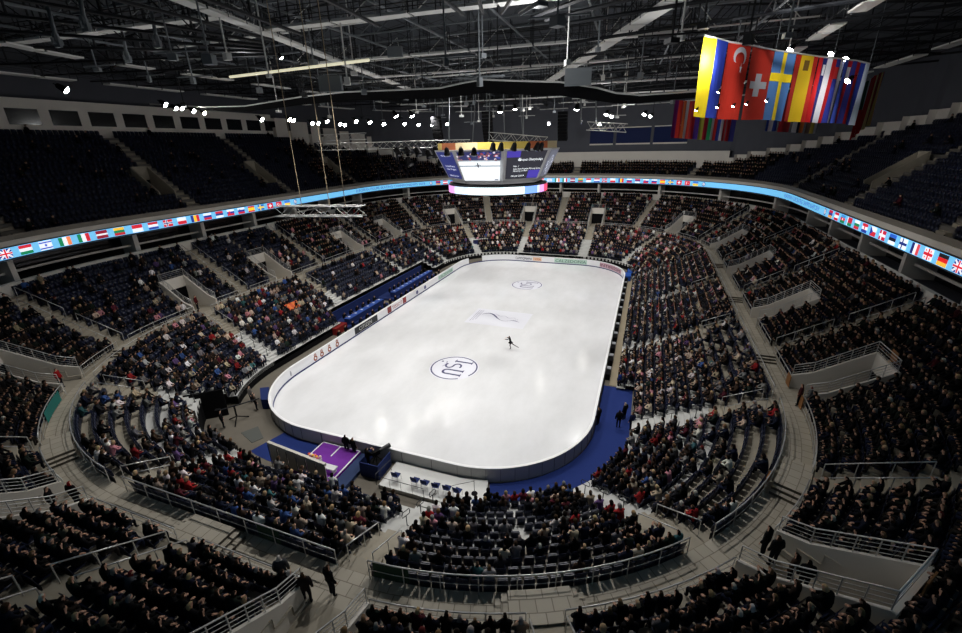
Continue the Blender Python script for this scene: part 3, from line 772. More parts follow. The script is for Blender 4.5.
for i, s in enumerate(SLOTS):
    tier, bi, r, k, n_, u, d, z, oc = s
    base = W(u, d, z); rz = heading(u)
    if not vis[i][3] and (vis[i][0] < 1 or abs(vis[i][1]-481) > 620 or abs(vis[i][2]-316) > 480): continue
    if i in SOLOSEAT:
        lb = ('occupied navy folding seat, ' if oc else 'empty navy folding seat, ')+where(s)
        seat(base+Vector((0, 0, .45)), rz, not oc, lb, 'folding seats nearest the camera')
    else: seatl.append((base.x, base.y, base.z+.45, rz, not oc, vis[i][0]))
    if not oc: continue
    _, _, nx, ny = ring(u, 0)
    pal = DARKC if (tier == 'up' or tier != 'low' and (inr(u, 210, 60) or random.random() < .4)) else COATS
    cn, cc, _ = pick(pal); hc = pick(HAIRS)[0]
    jf = random.uniform(.8, 1.15); j = lambda c: tuple(min(255, max(4, v*jf*random.uniform(.97, 1.03))) for v in c)
    if i in SOLO:
        pz = random.choices(('sit', 'lean', 'clap'), (6, 4, .6))[0]
        person(base, rz+random.uniform(-.25, .25), 'person in %s coat, ' % cn+where(s), pz, j(cc), j(hc), random.choice(((24, 26, 34), (30, 36, 56), (20, 20, 22), (46, 42, 40))), 'spectators nearest the camera', random.uniform(.93, 1.05))
    else: crowd.append((base.x, base.y, base.z, rz+random.uniform(-.25, .25), random.uniform(.93, 1.06), vis[i][0], lin(j(cc)), lin(j(hc))))

# the rest of the crowd and of the seats: one object each
def tmpl(parts): # parts: list of (MB, region)
    V = []; F = []; R = []
    for g, reg in parts:
        o = len(V); V += g.v; R += [reg]*len(g.v); F += [tuple(o+q for q in f) for f in g.f]
    F = [f if len(f) == 4 else f for f in F]
    return np.array(V, float), F, np.array(R)
def crowd_tmpl(pose, lod):
    g = lambda k, s=1: (Vector((pose[k][0][0]*s, pose[k][0][1], pose[k][0][2])))
    n_ = 8 if lod == 0 else 5
    to = MB(); pv, sp, ch, nk = g('pelvis'), g('spine'), g('chest'), g('neck')
    def ringv(c, rx, ry): return [(c.x+rx*math.cos(2*PI*q/n_), c.y+ry*math.sin(2*PI*q/n_), c.z) for q in range(n_)]
    lv = [(pv-Vector((0, 0, .1)), .2, .17), (sp, .19, .16), (ch, .21, .16), (ch+Vector((0, 0, .1)), .2, .13), (nk, .07, .07)]
    for c, a, b_ in lv: to.v += ringv(c, a, b_)
    for t in range(len(lv)-1):
        for q in range(n_): to.f.append((t*n_+q, t*n_+(q+1) % n_, (t+1)*n_+(q+1) % n_, (t+1)*n_+q))
    hd = MB(); hp = g('head')+Vector((0, 0, .02)); nn = 8 if lod == 0 else 5
    R_ = [(.05, -.13), (.095, -.05), (.1, .03), (.06, .1)]
    for rr, zz in R_: hd.v += [(hp.x+rr*.9*math.cos(2*PI*q/nn), hp.y+rr*math.sin(2*PI*q/nn), hp.z+zz) for q in range(nn)]
    for t in range(3):
        for q in range(nn): hd.f.append((t*nn+q, t*nn+(q+1) % nn, (t+1)*nn+(q+1) % nn, (t+1)*nn+q))
    ha = MB()
    R_ = [(.1, -.1, -.05), (.112, .0, -.03), (.108, .06, -.012), (.06, .125, -.01), (.005, .135, -.01)]
    for rr, zz, oy in R_: ha.v += [(hp.x+rr*math.cos(2*PI*q/nn), hp.y+oy+rr*math.sin(2*PI*q/nn)*(1 if zz > .05 or math.sin(2*PI*q/nn) < 0 else .35), hp.z+zz) for q in range(nn)]
    for t in range(4):
        for q in range(nn): ha.f.append((t*nn+q, t*nn+(q+1) % nn, (t+1)*nn+(q+1) % nn, (t+1)*nn+q))
    parts = [(to, 'coat'), (hd, 'skin'), (ha, 'hair')]
    lg = MB(); ar = MB(); hn = MB(); m_ = 5 if lod == 0 else 3
    for s in (-1, 1):
        lg.tube([g('hip', s), g('kne', s), g('ank', s)], [.1, .08, .06], m_)
        ar.tube([g('sho', s), g('elb', s), g('wri', s)], [.075, .06, .05], m_)
        if lod == 0: hn.tube([g('wri', s), g('han', s)+Vector((0, .02, 0))], [.04, .03], 4)
    parts += [(lg, 'leg'), (ar, 'coat')]+([(hn, 'skin')] if lod == 0 else [])
    return tmpl(parts)
def instance_mesh(name, groups, m, colored):
    """groups: (V,F,R) template, list of (x,y,z,rz,scale), list of region->rgb dicts"""
    VV = []; LI = []; LS = []; CC = []; vo = 0
    for (V, F, R), xf, cols in groups:
        if not len(xf): continue
        xf = np.array(xf); n_ = len(xf); nv = len(V)
        c, s = np.cos(xf[:, 3]), np.sin(xf[:, 3])
        X = V[None, :, :]*xf[:, 4][:, None, None]
        out = np.empty((n_, nv, 3)); out[:, :, 0] = c[:, None]*X[:, :, 0]-s[:, None]*X[:, :, 1]+xf[:, 0][:, None]
        out[:, :, 1] = s[:, None]*X[:, :, 0]+c[:, None]*X[:, :, 1]+xf[:, 1][:, None]; out[:, :, 2] = X[:, :, 2]+xf[:, 2][:, None]
        VV.append(out.reshape(-1, 3))
        fl = np.concatenate([np.array(f) for f in F]); ln = np.array([len(f) for f in F])
        LI.append((fl[None, :]+(vo+np.arange(n_)*nv)[:, None]).ravel()); LS.append(np.tile(ln, n_)); vo += n_*nv
        if colored:
            col = np.ones((n_, nv, 4), np.float32)
            for reg in set(R.tolist()):
                a = np.array([q[reg] for q in cols]); col[:, R == reg, :3] = a[:, None, :]
            CC.append(col.reshape(-1, 4))
    V = np.concatenate(VV); L = np.concatenate(LI); S = np.concatenate(LS)
    me = D2.meshes.new(name); me.vertices.add(len(V)); me.vertices.foreach_set('co', V.ravel())
    me.loops.add(len(L)); me.loops.foreach_set('vertex_index', L.astype(np.int32))
    me.polygons.add(len(S)); st = np.concatenate([[0], np.cumsum(S)[:-1]]); me.polygons.foreach_set('loop_start', st.astype(np.int32))
    me.update(calc_edges=True)
    if colored:
        a = me.attributes.new('Col', 'FLOAT_COLOR', 'POINT'); a.data.foreach_set('color', np.concatenate(CC).ravel())
    me.materials.append(m); return me
SKL = lin((205, 160, 135)); LEGC = [lin(c) for c in ((24, 26, 34), (30, 36, 56), (20, 20, 22), (50, 46, 42))]
T4 = [crowd_tmpl(SIT_A, 0), crowd_tmpl(SIT_B, 0), crowd_tmpl(SIT_A, 1), crowd_tmpl(SIT_C, 1)]
gx = [[] for _ in T4]; gc = [[] for _ in T4]
for x, y, z, rz, sc, dd, cc, hc in crowd:
    k = (0 if random.random() < .65 else 1)+(2 if dd > 46 else 0)
    skf = random.uniform(.35, .95); sk = tuple(v*skf for v in SKL)
    gx[k].append((x, y, z, rz, sc)); gc[k].append({'coat': cc, 'hair': hc, 'skin': sk, 'leg': random.choice(LEGC)})
link('crowd', instance_mesh('crowd', list(zip(T4, gx, gc)), M_CROWD, True), None, 'crowd of seated spectators in winter coats filling the farther stands', 'crowd', None, 'stuff')
SA = tmpl([(g, 's') for g in seat_parts(True)]); SB = tmpl([(g, 's') for g in seat_parts(False)])
link('folding_seats', instance_mesh('folding_seats', [(SA, [q[:4]+(1,) for q in seatl if q[4]], None), (SB, [q[:4]+(1,) for q in seatl if not q[4]], None)], M_SEAT, False), None, 'rows of navy folding seats on the farther stands', 'seats', None, 'stuff')
print('slots', len(SLOTS), 'crowd', len(crowd), 'seats', len(seatl))

# ------------------------------------------------------------------ railings
POSTM = {}
def railing(name, label, path, posts, h=1.05, bars=(), group=None, parent=None):
    """path: floor points of the railing; posts: list of points; bars: fractions of h for the lower rails"""
    o = path[0]; t = thing(name, label, 'railing', o, 0, group)
    up = Vector((0, 0, h)); q = [Vector(p)-o for p in path]
    g = MB(); g.tube([p+up for p in q], .032, 6); g.obj('handrail', [M_STEEL], t, True)
    for b_ in bars:
        g = MB(); g.tube([p+up*b_ for p in q], .016, 5); g.obj('lower_rail', [M_STEEL], t, True)
    k = round(h, 2)
    if k not in POSTM:
        g = MB(); g.tube([(0, 0, 0), (0, 0, h)], .024, 5); POSTM[k] = g.mesh('post', [M_STEEL])
    for p in posts[:95]:
        c = link('post', POSTM[k], t); c.location = Vector(p)-o
    return t
def ringpath(u0, u1, d, z, step=1.2): return [W(u, d, z) for u in usamples(u0, u1, step)]
def ringposts(u0, u1, d, z, sp=1.6):
    n_ = max(1, int(round((u1-u0)*scale((u0+u1)/2, d)/sp))); return [W(u0+(u1-u0)*k/n_, d, z) for k in range(n_+1)]
for bi, (a, b) in enumerate(pairs(LA)):
    a2, b2 = ustep(a, .8, 11.75), ustep(b, -.8, 11.75)
    nm = BLK_LOW.get(bi)
    railing('railing', 'steel railing on the walkway behind the '+(nm.replace('block behind', 'seats behind') if nm else 'farther lower stands'), ringpath(a2, b2, 11.8, 5), ringposts(a2, b2, 11.8, 5), 1.05, (.5,), None if nm else 'far walkway railings')
FARN = 'steel railing in front of a farther middle block'
for bi in range(len(mb_all)):
    (a, ka), (b, kb) = mb_all[bi], mb_all[(bi+1) % len(mb_all)]
    if b < a: b += PER
    a2, b2 = ustep(a, 1.5 if ka == 'V' else .75, 14), ustep(b, -1.5 if kb == 'V' else -.75, 14)
    nm = midname(bi); far = nm == 'middle tier block'
    railing('railing', FARN if far else 'steel railing in front of the '+nm, ringpath(a2, b2, 13.27, 5), ringposts(a2, b2, 13.27, 5), 1.05, (.3, .65), 'far middle railings' if far else None)
def pit(v, off, d):
    c = W(v, d, 0); _, _, nx, ny = ring(v, d); t = Vector((-ny, nx, 0)); return c+t*off
VN = {24.3: 'bottom right stair pit', 7.5: 'bottom left of centre stair pit', 40.: 'right walkway stair pit', 54.3: 'second stair pit on the right', 216.5: 'left edge stair pit', 232.4: 'bottom left corner stair pit'}
zb = midrow(5)[1]+.45
for v in MV:
    near = v in VN
    def seg(off, d0, d1, z0, z1, n_=5): 
        return [Vector((*pit(v, off, d0+(d1-d0)*k/n_)[:2], z0+(z1-z0)*k/n_)) for k in range(n_+1)]
    o1, o2 = -(VH+.08), VH+.08
    path = seg(o1, 13.35, 14.5, 6.0, 6.4, 1)[:-1]+seg(o1, 14.5, VD, 6.4, zb)+seg(o2, VD, 14.5, zb, 6.4)+[seg(o2, 14.5, 13.35, 6.4, 6.0, 1)[-1]]
    railing('railing', 'steel bar railing around the '+(VN[v] if near else 'white stair pit in the farther middle stand'), path, path, .8, (.25, .5, .75), None if near else 'far stair pit railings')
def aisle_rail(u, off, rowf, r0, r1, label, group, h=.95, cat='railing'):
    path = []
    for r in (r0, r1):
        d, z = rowf(r); c = W(u, d+.3, z); _, _, nx, ny = ring(u, d); path.append(c+Vector((-ny, nx, 0))*off)
    n_ = max(1, r1-r0)//2+1
    posts = [path[0].lerp(path[1], k/n_) for k in range(n_+1)]
    railing('stair_rail', label, path, posts, h, (), group)
for u in MA:
    nm = {15.1: 'bottom centre stair', 30.6: 'bottom right stair', 46.9: 'right walkway stair', 62.: 'second right stair', 226.: 'left edge stair', 240.3: 'bottom left stair', 210.: 'left middle stair', 195.: 'second left middle stair'}.get(u)
    for sd, w_ in ((-.66, 'left'), (.66, 'right')):
        for r0, r1, part in ((0, 4, 'lower'), (5, 9, 'upper')):
            aisle_rail(u, sd, midrow, r0, r1, '%s handrail on the %s side of the %s' % (part, w_, nm) if nm else 'steel handrail beside a stair in the farther middle stand', None if nm else 'far stair handrails')
# hoop rails in the lower stairs
def hoop(u, r, nm, group=None):
    d, z = low(r); base = W(u, d+.3, z); _, _, nx, ny = ring(u, d)
    t = thing('hoop_rail', nm, 'railing', base, math.atan2(ny, nx), group)
    g = MB(); g.tube([(-.35, 0, .62), (.35, 0, .95), (.4, 0, 1.15), (.3, 0, 1.25), (-.35, 0, .95), (-.42, 0, .78)], .025, 6, 0, True); g.obj('hoop', [M_DKSTEEL], t)
    g = MB(); g.tube([(0, 0, 0), (0, 0, .8)], .028, 6); g.obj('post', [M_DKSTEEL], t)
    g = MB(); g.lathe([(.1, 0), (.1, .03)], (0, 0, 0), 10); g.obj('foot_plate', [M_DKSTEEL], t)
for u, nm in ((7.2, 'white stair left of the near centre block'), (22.9, 'white stair right of the near centre block'), (38.5, 'stair beyond the near right corner block'), (217.5, 'stair beyond the near left corner block'), (201.8, 'white stair on the left side')):
    for k, r in enumerate((1, 3, 5)):
        if low_start(u) <= r: hoop(u, r, 'dark hoop handrail, %s from ice, %s' % (ORD[k], nm))
for u in LA:
    nm = {7.2: 'stair left of near centre block', 22.9: 'stair right of near centre block', 38.5: 'stair beyond near right corner block', 232.8: 'stair right of near left corner block', 217.5: 'stair beyond near left corner block', 201.8: 'third stair up the left side'}.get(u)
    for sd, w_ in ((-.64, 'left'), (.64, 'right')):
        aisle_rail(u, sd, low, 7, 10, '%s handrail where the walkway meets the %s' % (w_, nm) if nm else 'steel handrail at the top of a farther lower stair', None if nm else 'far lower handrails')

# ------------------------------------------------------------------ LED ribbon
def led(rgb, s=1.0): return mat('led_%d_%d_%d' % tuple(rgb), rgb, .5, emit=s)
R_, Wt, Bl, Gr, Ye, Bk, Or, Lb = (206, 38, 54), (236, 240, 246), (34, 58, 150), (24, 128, 84), (248, 200, 40), (24, 22, 26), (244, 140, 40), (110, 186, 232)
def hbars(*c): 
    n_ = len(c); return [([(0, 1-(k+1)/n_), (1, 1-(k+1)/n_), (1, 1-k/n_), (0, 1-k/n_)], c[k]) for k in range(n_)]
def vbars(*c):
    n_ = len(c); return [([(k/n_, 0), ((k+1)/n_, 0), ((k+1)/n_, 1), (k/n_, 1)], c[k]) for k in range(n_)]
def rect(x0, y0, x1, y1): return [(x0, y0), (x1, y0), (x1, y1), (x0, y1)]
def cross(bg, c, cx=.38, w_=.16, h_=.26, inner=None):
    o = [(rect(0, 0, 1, 1), bg), (rect(cx-w_/2, 0, cx+w_/2, 1), c), (rect(0, .5-h_/2, 1, .5+h_/2), c)]
    if inner: o += [(rect(cx-w_/4, 0, cx+w_/4, 1), inner), (rect(0, .5-h_/4, 1, .5+h_/4), inner)]
    return o
def circ(x, y, rx, ry, n_=12): return [(x+rx*math.cos(2*PI*k/n_), y+ry*math.sin(2*PI*k/n_)) for k in range(n_)]
def star(x, y, r, n_=5, q=.4): return [(x+(r if k % 2 == 0 else r*q)*math.cos(PI/2+k*PI/n_)*.7, y+(r if k % 2 == 0 else r*q)*math.sin(PI/2+k*PI/n_)) for k in range(2*n_)]
FLAGS = {
 'armenia': hbars((190, 30, 60), (60, 50, 130), (230, 150, 60)), 'austria': hbars(R_, Wt, R_), 'azerbaijan': hbars((60, 140, 200), R_, Gr)+[(circ(.5, .5, .1, .13), Wt)],
 'belarus': [(rect(0, .35, 1, 1), (190, 40, 60)), (rect(0, 0, 1, .35), Gr), (rect(0, 0, .12, 1), Wt)], 'bulgaria': hbars(Wt, Gr, R_), 'croatia': hbars(R_, Wt, Bl)+[(rect(.4, .3, .6, .75), R_)],
 'czech': hbars(Wt, R_)+[([(0, 0), (.5, .5), (0, 1)], Bl)], 'denmark': cross((190, 30, 60), Wt), 'estonia': hbars((40, 90, 190), (20, 22, 40), Wt), 'finland': cross(Wt, (30, 50, 120)), 'france': vbars((30, 40, 110), Wt, (220, 70, 80)),
 'georgia': cross(Wt, R_, .5)+[(circ(x, y, .07, .1, 8), R_) for x in (.22, .78) for y in (.2, .8)], 'germany': hbars(Bk, (214, 30, 30), (246, 180, 60)),
 'uk': [(rect(0, 0, 1, 1), (40, 50, 130)), ([(0, .9), (.1, 1), (1, .1), (.9, 0)], Wt), ([(0, .1), (.9, 1), (1, .9), (.1, 0)], Wt), (rect(.38, 0, .62, 1), Wt), (rect(0, .36, 1, .64), Wt), (rect(.43, 0, .57, 1), R_), (rect(0, .42, 1, .58), R_)],
 'hungary': hbars(R_, Wt, Gr), 'israel': [(rect(0, 0, 1, 1), Wt), (rect(0, .1, 1, .25), (60, 90, 190)), (rect(0, .75, 1, .9), (60, 90, 190)), (star(.5, .5, .2, 6, .55), (60, 90, 190))], 'ireland': vbars(Gr, Wt, (240, 130, 80)), 'italy': vbars(Gr, Wt, R_),
 'latvia': [(rect(0, 0, 1, 1), (140, 30, 50)), (rect(0, .4, 1, .6), Wt)], 'lithuania': hbars((246, 190, 60), Gr, (190, 40, 50)), 'monaco': hbars(R_, Wt), 'netherlands': hbars((190, 40, 50), Wt, (40, 70, 160)), 'norway': cross(R_, Wt, .38, .2, .3, (40, 50, 120)),
 'poland': hbars(Wt, R_), 'romania': vbars((40, 60, 140), (248, 190, 50), R_), 'russia': hbars(Wt, Bl, R_), 'serbia': hbars(R_, (40, 60, 130), Wt), 'slovakia': hbars(Wt, Bl, R_)+[(rect(.2, .25, .42, .75), R_)], 'slovenia': hbars(Wt, Bl, R_)+[(rect(.2, .5, .35, .8), Bl)],
 'spain': [(rect(0, 0, 1, 1), R_), (rect(0, .25, 1, .75), (250, 196, 50))], 'sweden': cross((50, 110, 180), (246, 206, 70)), 'switzerland': [(rect(0, 0, 1, 1), R_), (rect(.42, .2, .58, .8), Wt), (rect(.25, .4, .75, .6), Wt)],
 'turkey': [(rect(0, 0, 1, 1), R_), (circ(.4, .5, .18, .26), Wt), (circ(.45, .5, .14, .2), R_), (star(.66, .5, .12), Wt)], 'ukraine': hbars((60, 120, 210), (250, 206, 60)),
 'emblem': [(circ(.5, .5, .3, .48), (30, 40, 100)), (circ(.5, .5, .2, .38), Wt), ([(.42, .15), (.52, .15), (.6, .85), (.5, .85)], (30, 40, 100))]}
ORDER = ['emblem', 'armenia', 'austria', 'azerbaijan', 'belarus', 'bulgaria', 'croatia', 'czech', 'denmark', 'estonia', 'finland', 'france', 'georgia', 'germany', 'uk', 'hungary', 'israel', 'ireland', 'italy', 'latvia', 'lithuania', 'monaco', 'netherlands', 'norway', 'poland', 'romania', 'russia', 'serbia', 'slovakia', 'slovenia', 'spain', 'sweden', 'switzerland', 'turkey', 'ukraine', 'emblem']
RD, RZ0, RZ1 = 21.28, 13.5, 14.42
mb = MB(); strip(mb, 0, PER, [(RD, RZ0), (RD, RZ1)], 0, 1.0); RMATS = [led(Lb)]
rib = thing('led_ribbon', 'light blue LED ribbon with national flags along the upper tier front', 'led display')
mb.obj('screen', RMATS, rib)
fr = MB(); strip(fr, 0, PER, [(RD+.01, RZ0-.06), (RD-.04, RZ0-.06), (RD-.04, RZ0)], 0, 1.0); strip(fr, 0, PER, [(RD-.04, RZ1), (RD-.04, RZ1+.08), (RD+.1, RZ1+.08)], 0, 1.0); fr.obj('frame', [M_DKSTEEL], rib)
def ribbon_item(g, mats, name, u0, wd=1.12, pad=.06):
    for li, (pts, c) in enumerate(FLAGS[name]):
        m_ = led(c)
        if m_ not in mats: mats.append(m_)
        g.poly([W(true_arc(u0, -wd*x, RD), RD-.02-.006*li, RZ0+pad+(RZ1-RZ0-2*pad)*y) for x, y in pts], mats.index(m_))
SP = 1.765
def sequence(anchor, idx, lo, hi):
    """ORDER[idx] starts at u=anchor; fill items lo..hi"""
    g = MB(); ms = []
    for k in range(lo, hi+1):
        g = MB(); ms = []; ribbon_item(g, ms, ORDER[k], true_arc(anchor, -(k-idx)*SP, RD) if k != idx else anchor); g.obj('flag_image', ms, rib)
sequence(98.7, 35, 0, 35); sequence(69.0, 0, 0, 20); sequence(179.6, 33, 8, 35)
M_TXT = led((40, 66, 120))
for s, u0, wd in (('EUROPEAN FIGURE SKATING CHAMPIONSHIPS 2019', 159., 19.), ('EUROPEAN FIGURE SKATING CHAMPIONSHIPS 2019', 84.0, 14.6)):
    V, F, L = text_geo(s); hh = max(v[1] for v in V); g = MB(); g.v = [tuple(W(true_arc(u0, -wd*x/L, RD), RD-.025, RZ0+.22+.5*y/hh)) for x, y, _ in V]; g.f = F; g.m = [0]*len(F); g.obj('lettering', [M_TXT], rib)
# parapet above the ribbon: short glass panels in steel clips
g = MB()
for u in usamples(0, PER, 1.2): g.hexa([W(u-.03, 21.45, 14.95), W(u-.03, 21.5, 14.95), W(u+.03, 21.5, 14.95), W(u+.03, 21.45, 14.95)], [W(u-.03, 21.45, 15.45), W(u-.03, 21.5, 15.45), W(u+.03, 21.5, 15.45), W(u+.03, 21.45, 15.45)])
par = thing('parapet_panels', 'low row of grey panels topping the ribbon display', 'parapet')
g.obj('clips', [M_DKSTEEL], par)['kind'] = 'stuff'
g = MB(); strip(g, 0, PER, [(21.42, 14.95), (21.42, 15.4), (21.44, 15.4), (21.44, 14.95)], 0, 1.2); g.obj('panels', [mat('parapet_grey', (128, 122, 112), .5)], par)

# ------------------------------------------------------------------ scoreboard over centre ice
sb = thing('scoreboard', 'eight-sided hanging scoreboard cube with white and dark screens', 'scoreboard', (0, 0, 0))
M_CASE = mat('scoreboard_grey', (196, 196, 198), .5)
SBZ = 1.45; zt, zb_, rt, rb = 19.9+SBZ, 16.75+SBZ, 7.45, 5.85
A0 = math.radians(-90+1)
def sbp(a, r, z): return Vector((r*math.cos(a), r*math.sin(a), z))
case = MB(); top = MB()
for k in range(8):
    a = A0+k*PI/4; hw = PI/8
    c0, c1 = a-hw, a+hw
    case.poly([sbp(c0, rb, zb_), sbp(c1, rb, zb_), sbp(c1, rt, zt), sbp(c0, rt, zt)])
    top.poly([sbp(c0, rt, zt), sbp(c1, rt, zt), sbp(c1, rt-.2, zt+.1), sbp(c0, rt-.2, zt+.1)]); 
    case.poly([sbp(c0, rb-.6, 16.3+SBZ), sbp(c1, rb-.6, 16.3+SBZ), sbp(c1, rb, zb_), sbp(c0, rb, zb_)])
case.poly([sbp(A0+PI/8+k*PI/4, rt, zt) for k in range(8)])
case.obj('casing', [M_CASE], sb)
SCR = {}
def screen_pt(k, x, y, off=.04, m_=.06):
    """x,y in 0..1 on face k, x to the right as the audience sees it"""
    a = A0+k*PI/4; hw = PI/8
    bl, br, tr, tl = sbp(a-hw, rb, zb_), sbp(a+hw, rb, zb_), sbp(a+hw, rt, zt), sbp(a-hw, rt, zt)
    x = m_+(1-2*m_)*x; y = .05+.9*y
    p = bl.lerp(br, x).lerp(tl.lerp(tr, x), y); nrm = (br-bl).cross(tl-bl).normalized()
    return p+nrm*off
def screen(k, items, name='screen'):
    ms = []; g = MB()
    for li, (pts, c) in enumerate(items):
        m_ = led(c)
        if m_ not in ms: ms.append(m_)
        g.poly([screen_pt(k, x, y, .04+.006*li) for x, y in pts], ms.index(m_))
    g.obj(name, ms, sb)
def screen_text(k, s, x0, x1, y0, h, c):
    V, F, L = text_geo(s); hh = max(v[1] for v in V); g = MB(); g.v = [tuple(screen_pt(k, x0+(x1-x0)*x/L, y0+h*y/hh, .09)) for x, y, _ in V]; g.f = F; g.m = [0]*len(F); g.obj('screen_lettering', [led(c)], sb)
DK, PU, WH, GY = (44, 44, 52), (66, 56, 150), (240, 246, 250), (150, 156, 166)
pk = random.Random(3)
aud = [(rect(0, .7, 1, 1), (40, 44, 84))]+[(circ(pk.random(), .72+.26*pk.random(), .03, .035, 6), pk.choice([(150, 60, 66), (200, 190, 200), (60, 70, 150), (110, 80, 90), (180, 150, 150)])) for _ in range(46)]
live = aud+[(rect(0, 0, 1, .7), WH), (rect(0, .52, 1, .56), (120, 130, 140)), (rect(.45, .48, .48, .66), (60, 60, 70)), (rect(.4, .57, .54, .59), (60, 60, 70)), (rect(.86, .02, .97, .06), (80, 84, 100))]
info = [(rect(0, 0, 1, 1), DK), (rect(0, .78, .34, 1), PU), (rect(.66, 0, 1, .3), PU)]
for k in range(8):
    if k in (0, 4): screen(k, live)
    elif k == 1:
        screen(k, info); screen_text(k, 'European Championships', .32, .95, .66, .09, WH); screen_text(k, 'No. 1', .2, .34, .44, .06, WH); screen_text(k, 'Ladies Short Program Warm-up Group', .2, .98, .34, .06, WH); screen_text(k, 'Skating order', .2, .62, .27, .05, WH); screen_text(k, 'Minsk 2019', .16, .55, .08, .06, WH)
        screen(k, [(circ(.34, .7, .045, .06), WH)], 'screen_badge')
    elif k == 7:
        screen(k, [(rect(0, 0, 1, 1), (40, 46, 100))]); 
        for y, s in ((.84, 'Minsk 2019'), (.45, 'Ladies'), (.33, 'Short Program'), (.08, 'Belarus')): screen_text(k, s, .25, .85, y, .06, (210, 214, 230))
    else:
        screen(k, [(rect(0, 0, 1, 1), (96, 98, 110))])
        sw = MB(); 
        for q in range(5): ribbon2d(sw, [(.2+.6*t/14, .2+.12*q+.12*math.sin(t*.5+q)) for t in range(15)], .04, 0, 0, lambda x, y, z, k=k: screen_pt(k, x, y, .08))
        sw.obj('screen_swirl', [led((170, 174, 186))], sb)
rg = MB(); rm = [led(c) for c in ((226, 150, 214), (206, 224, 246), (226, 246, 250), (120, 160, 236), (214, 160, 220), (226, 74, 110), (246, 220, 226))]
NS = 96; sq = [0]*7+[4]*2+[1]*6+[2]*14+[2]*3+[3]*5+[1]*1+[4]*3+[5]*5+[6]*6
a_start = math.radians(-90-72)
RGR = 5.95
for k in range(NS):
    a0 = a_start+2*PI*k/NS; a1 = a0+2*PI/NS
    rg.poly([sbp(a0, RGR, 15.25+SBZ), sbp(a1, RGR, 15.25+SBZ), sbp(a1, RGR, 16.05+SBZ), sbp(a0, RGR, 16.05+SBZ)], sq[k % len(sq)])
rg.obj('ring_display', rm, sb)
g = MB()
for (z0, z1) in ((15.14+SBZ, 16.2+SBZ),):
    A = [sbp(2*PI*k/48, RGR-.06, z0) for k in range(48)]; B = [sbp(2*PI*k/48, RGR-.06, z1) for k in range(48)]; C = [sbp(2*PI*k/48, RGR-.5, z0) for k in range(48)]
    for k in range(48): g.poly([A[k], A[(k+1) % 48], B[(k+1) % 48], B[k]]); g.poly([A[k], A[(k+1) % 48], C[(k+1) % 48], C[k]]); g.poly([B[k], B[(k+1) % 48], (C[(k+1) % 48]+Vector((0, 0, z1-z0))), C[k]+Vector((0, 0, z1-z0))])
g.obj('ring_frame', [M_DKSTEEL], sb)
# open service deck on top, its warm light painted in band colours, with a lattice rail and hanging steel
g = MB(); 
for k in range(16):
    a0 = A0+PI/8+k*PI/8; 
    g.poly([sbp(a0, 7.0, zt+.05), sbp(a0+PI/8, 7.0, zt+.05), sbp(a0+PI/8, 7.0, zt+.75), sbp(a0, 7.0, zt+.75)], k % 3)
g.obj('lit_deck_band', [mat('warm_glow_yellow', (196, 172, 84), .7), mat('warm_glow_orange', (176, 100, 62), .7), mat('warm_glow_cream', (196, 180, 140), .7)], sb)
for k in range(4):
    a = A0+k*PI/2; g = MB(); g.tube([sbp(a, 3.2, zt), sbp(a, 2.4, 29)], .06, 5); g.obj('hanging_strut', [M_GREYST], sb)

# ------------------------------------------------------------------ trusses, cables, lamps and speakers under the roof
def truss(label, p0, p1, s=.5, name='lattice_truss', m=None, bay=.7, group=None):
    p0, p1 = Vector(p0), Vector(p1); t = thing(name, label, 'truss', p0, 0, group); ax = (p1-p0); L = ax.length; ax.normalize()
    sd = ax.cross(Vector((0, 0, 1))).normalized()*s/2; up = sd.cross(ax).normalized()*s/2; m = m or M_LTGREY
    cs = [sd+up, sd-up, -sd-up, -sd+up]
    for c in cs:
        g = MB(); g.tube([c, c+ax*L], .035, 5); g.obj('chord', [m], t)
    g = MB(); n_ = max(2, int(L/bay))
    for q in range(4):
        a, b = cs[q], cs[(q+1) % 4]
        for k in range(n_):
            g.tube([(a if k % 2 == 0 else b)+ax*(L*k/n_), (b if k % 2 == 0 else a)+ax*(L*(k+1)/n_)], .02, 4)
    g.obj('lacing', [m], t); return t
def cable(label, p0, p1, r=.02, m=None, group=None):
    g = MB(); p0, p1 = Vector(p0), Vector(p1); g.tube([p0-p1, (0, 0, 0)], r, 5)
    o = g.obj('hanging_cable', [m or M_GREYST], None, label=label, cat='cable', group=group); o.location = p1; return o
def at_y(x, y, Y):
    v = CR[0]*(x-481)/FPX-CR[1]*(y-316.5)/FPX+CR[2]; return Vector(CAM+v*(Y-CAM[1])/v[1])
t0, t1 = at_z(277, 211, 18), at_z(364, 211, 18)
truss('white lattice truss hanging low over the left side of the rink', t0, t1, .65)
for k, (fx, px) in enumerate(((.3, 283), (.62, 300), (.8, 330))):
    b_ = t0.lerp(t1, fx)+Vector((0, 0, .3)); cable('thin cable holding the low white truss, %s from left' % ORD[k], b_+Vector((0, 0, 12.5)), b_, .025, mat('rope_tan', (176, 158, 130), .8))
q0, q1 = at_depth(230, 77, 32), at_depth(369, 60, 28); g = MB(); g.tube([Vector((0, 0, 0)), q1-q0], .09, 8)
o = g.obj('glowing_tube', [mat('pale_tube', (222, 216, 186), .5, emit=.85)], None, label='long glowing pale yellow tube hanging under the roof at upper left', cat='light'); o.location = q0  # tube brightness comes from emission in its material
for k in range(3):
    b_ = q0.lerp(q1, .15+.35*k); cable('thin cable above the pale yellow tube, %s from left' % ORD[k], b_+Vector((0, 0, 6)), b_)
truss('long lattice truss at left behind the scoreboard', at_depth(318, 147, 62), at_depth(470, 143, 62), .9, bay=1.0)
truss('short lattice truss above the scoreboard screens', at_depth(490, 136, 50), at_depth(546, 141, 47), .8)
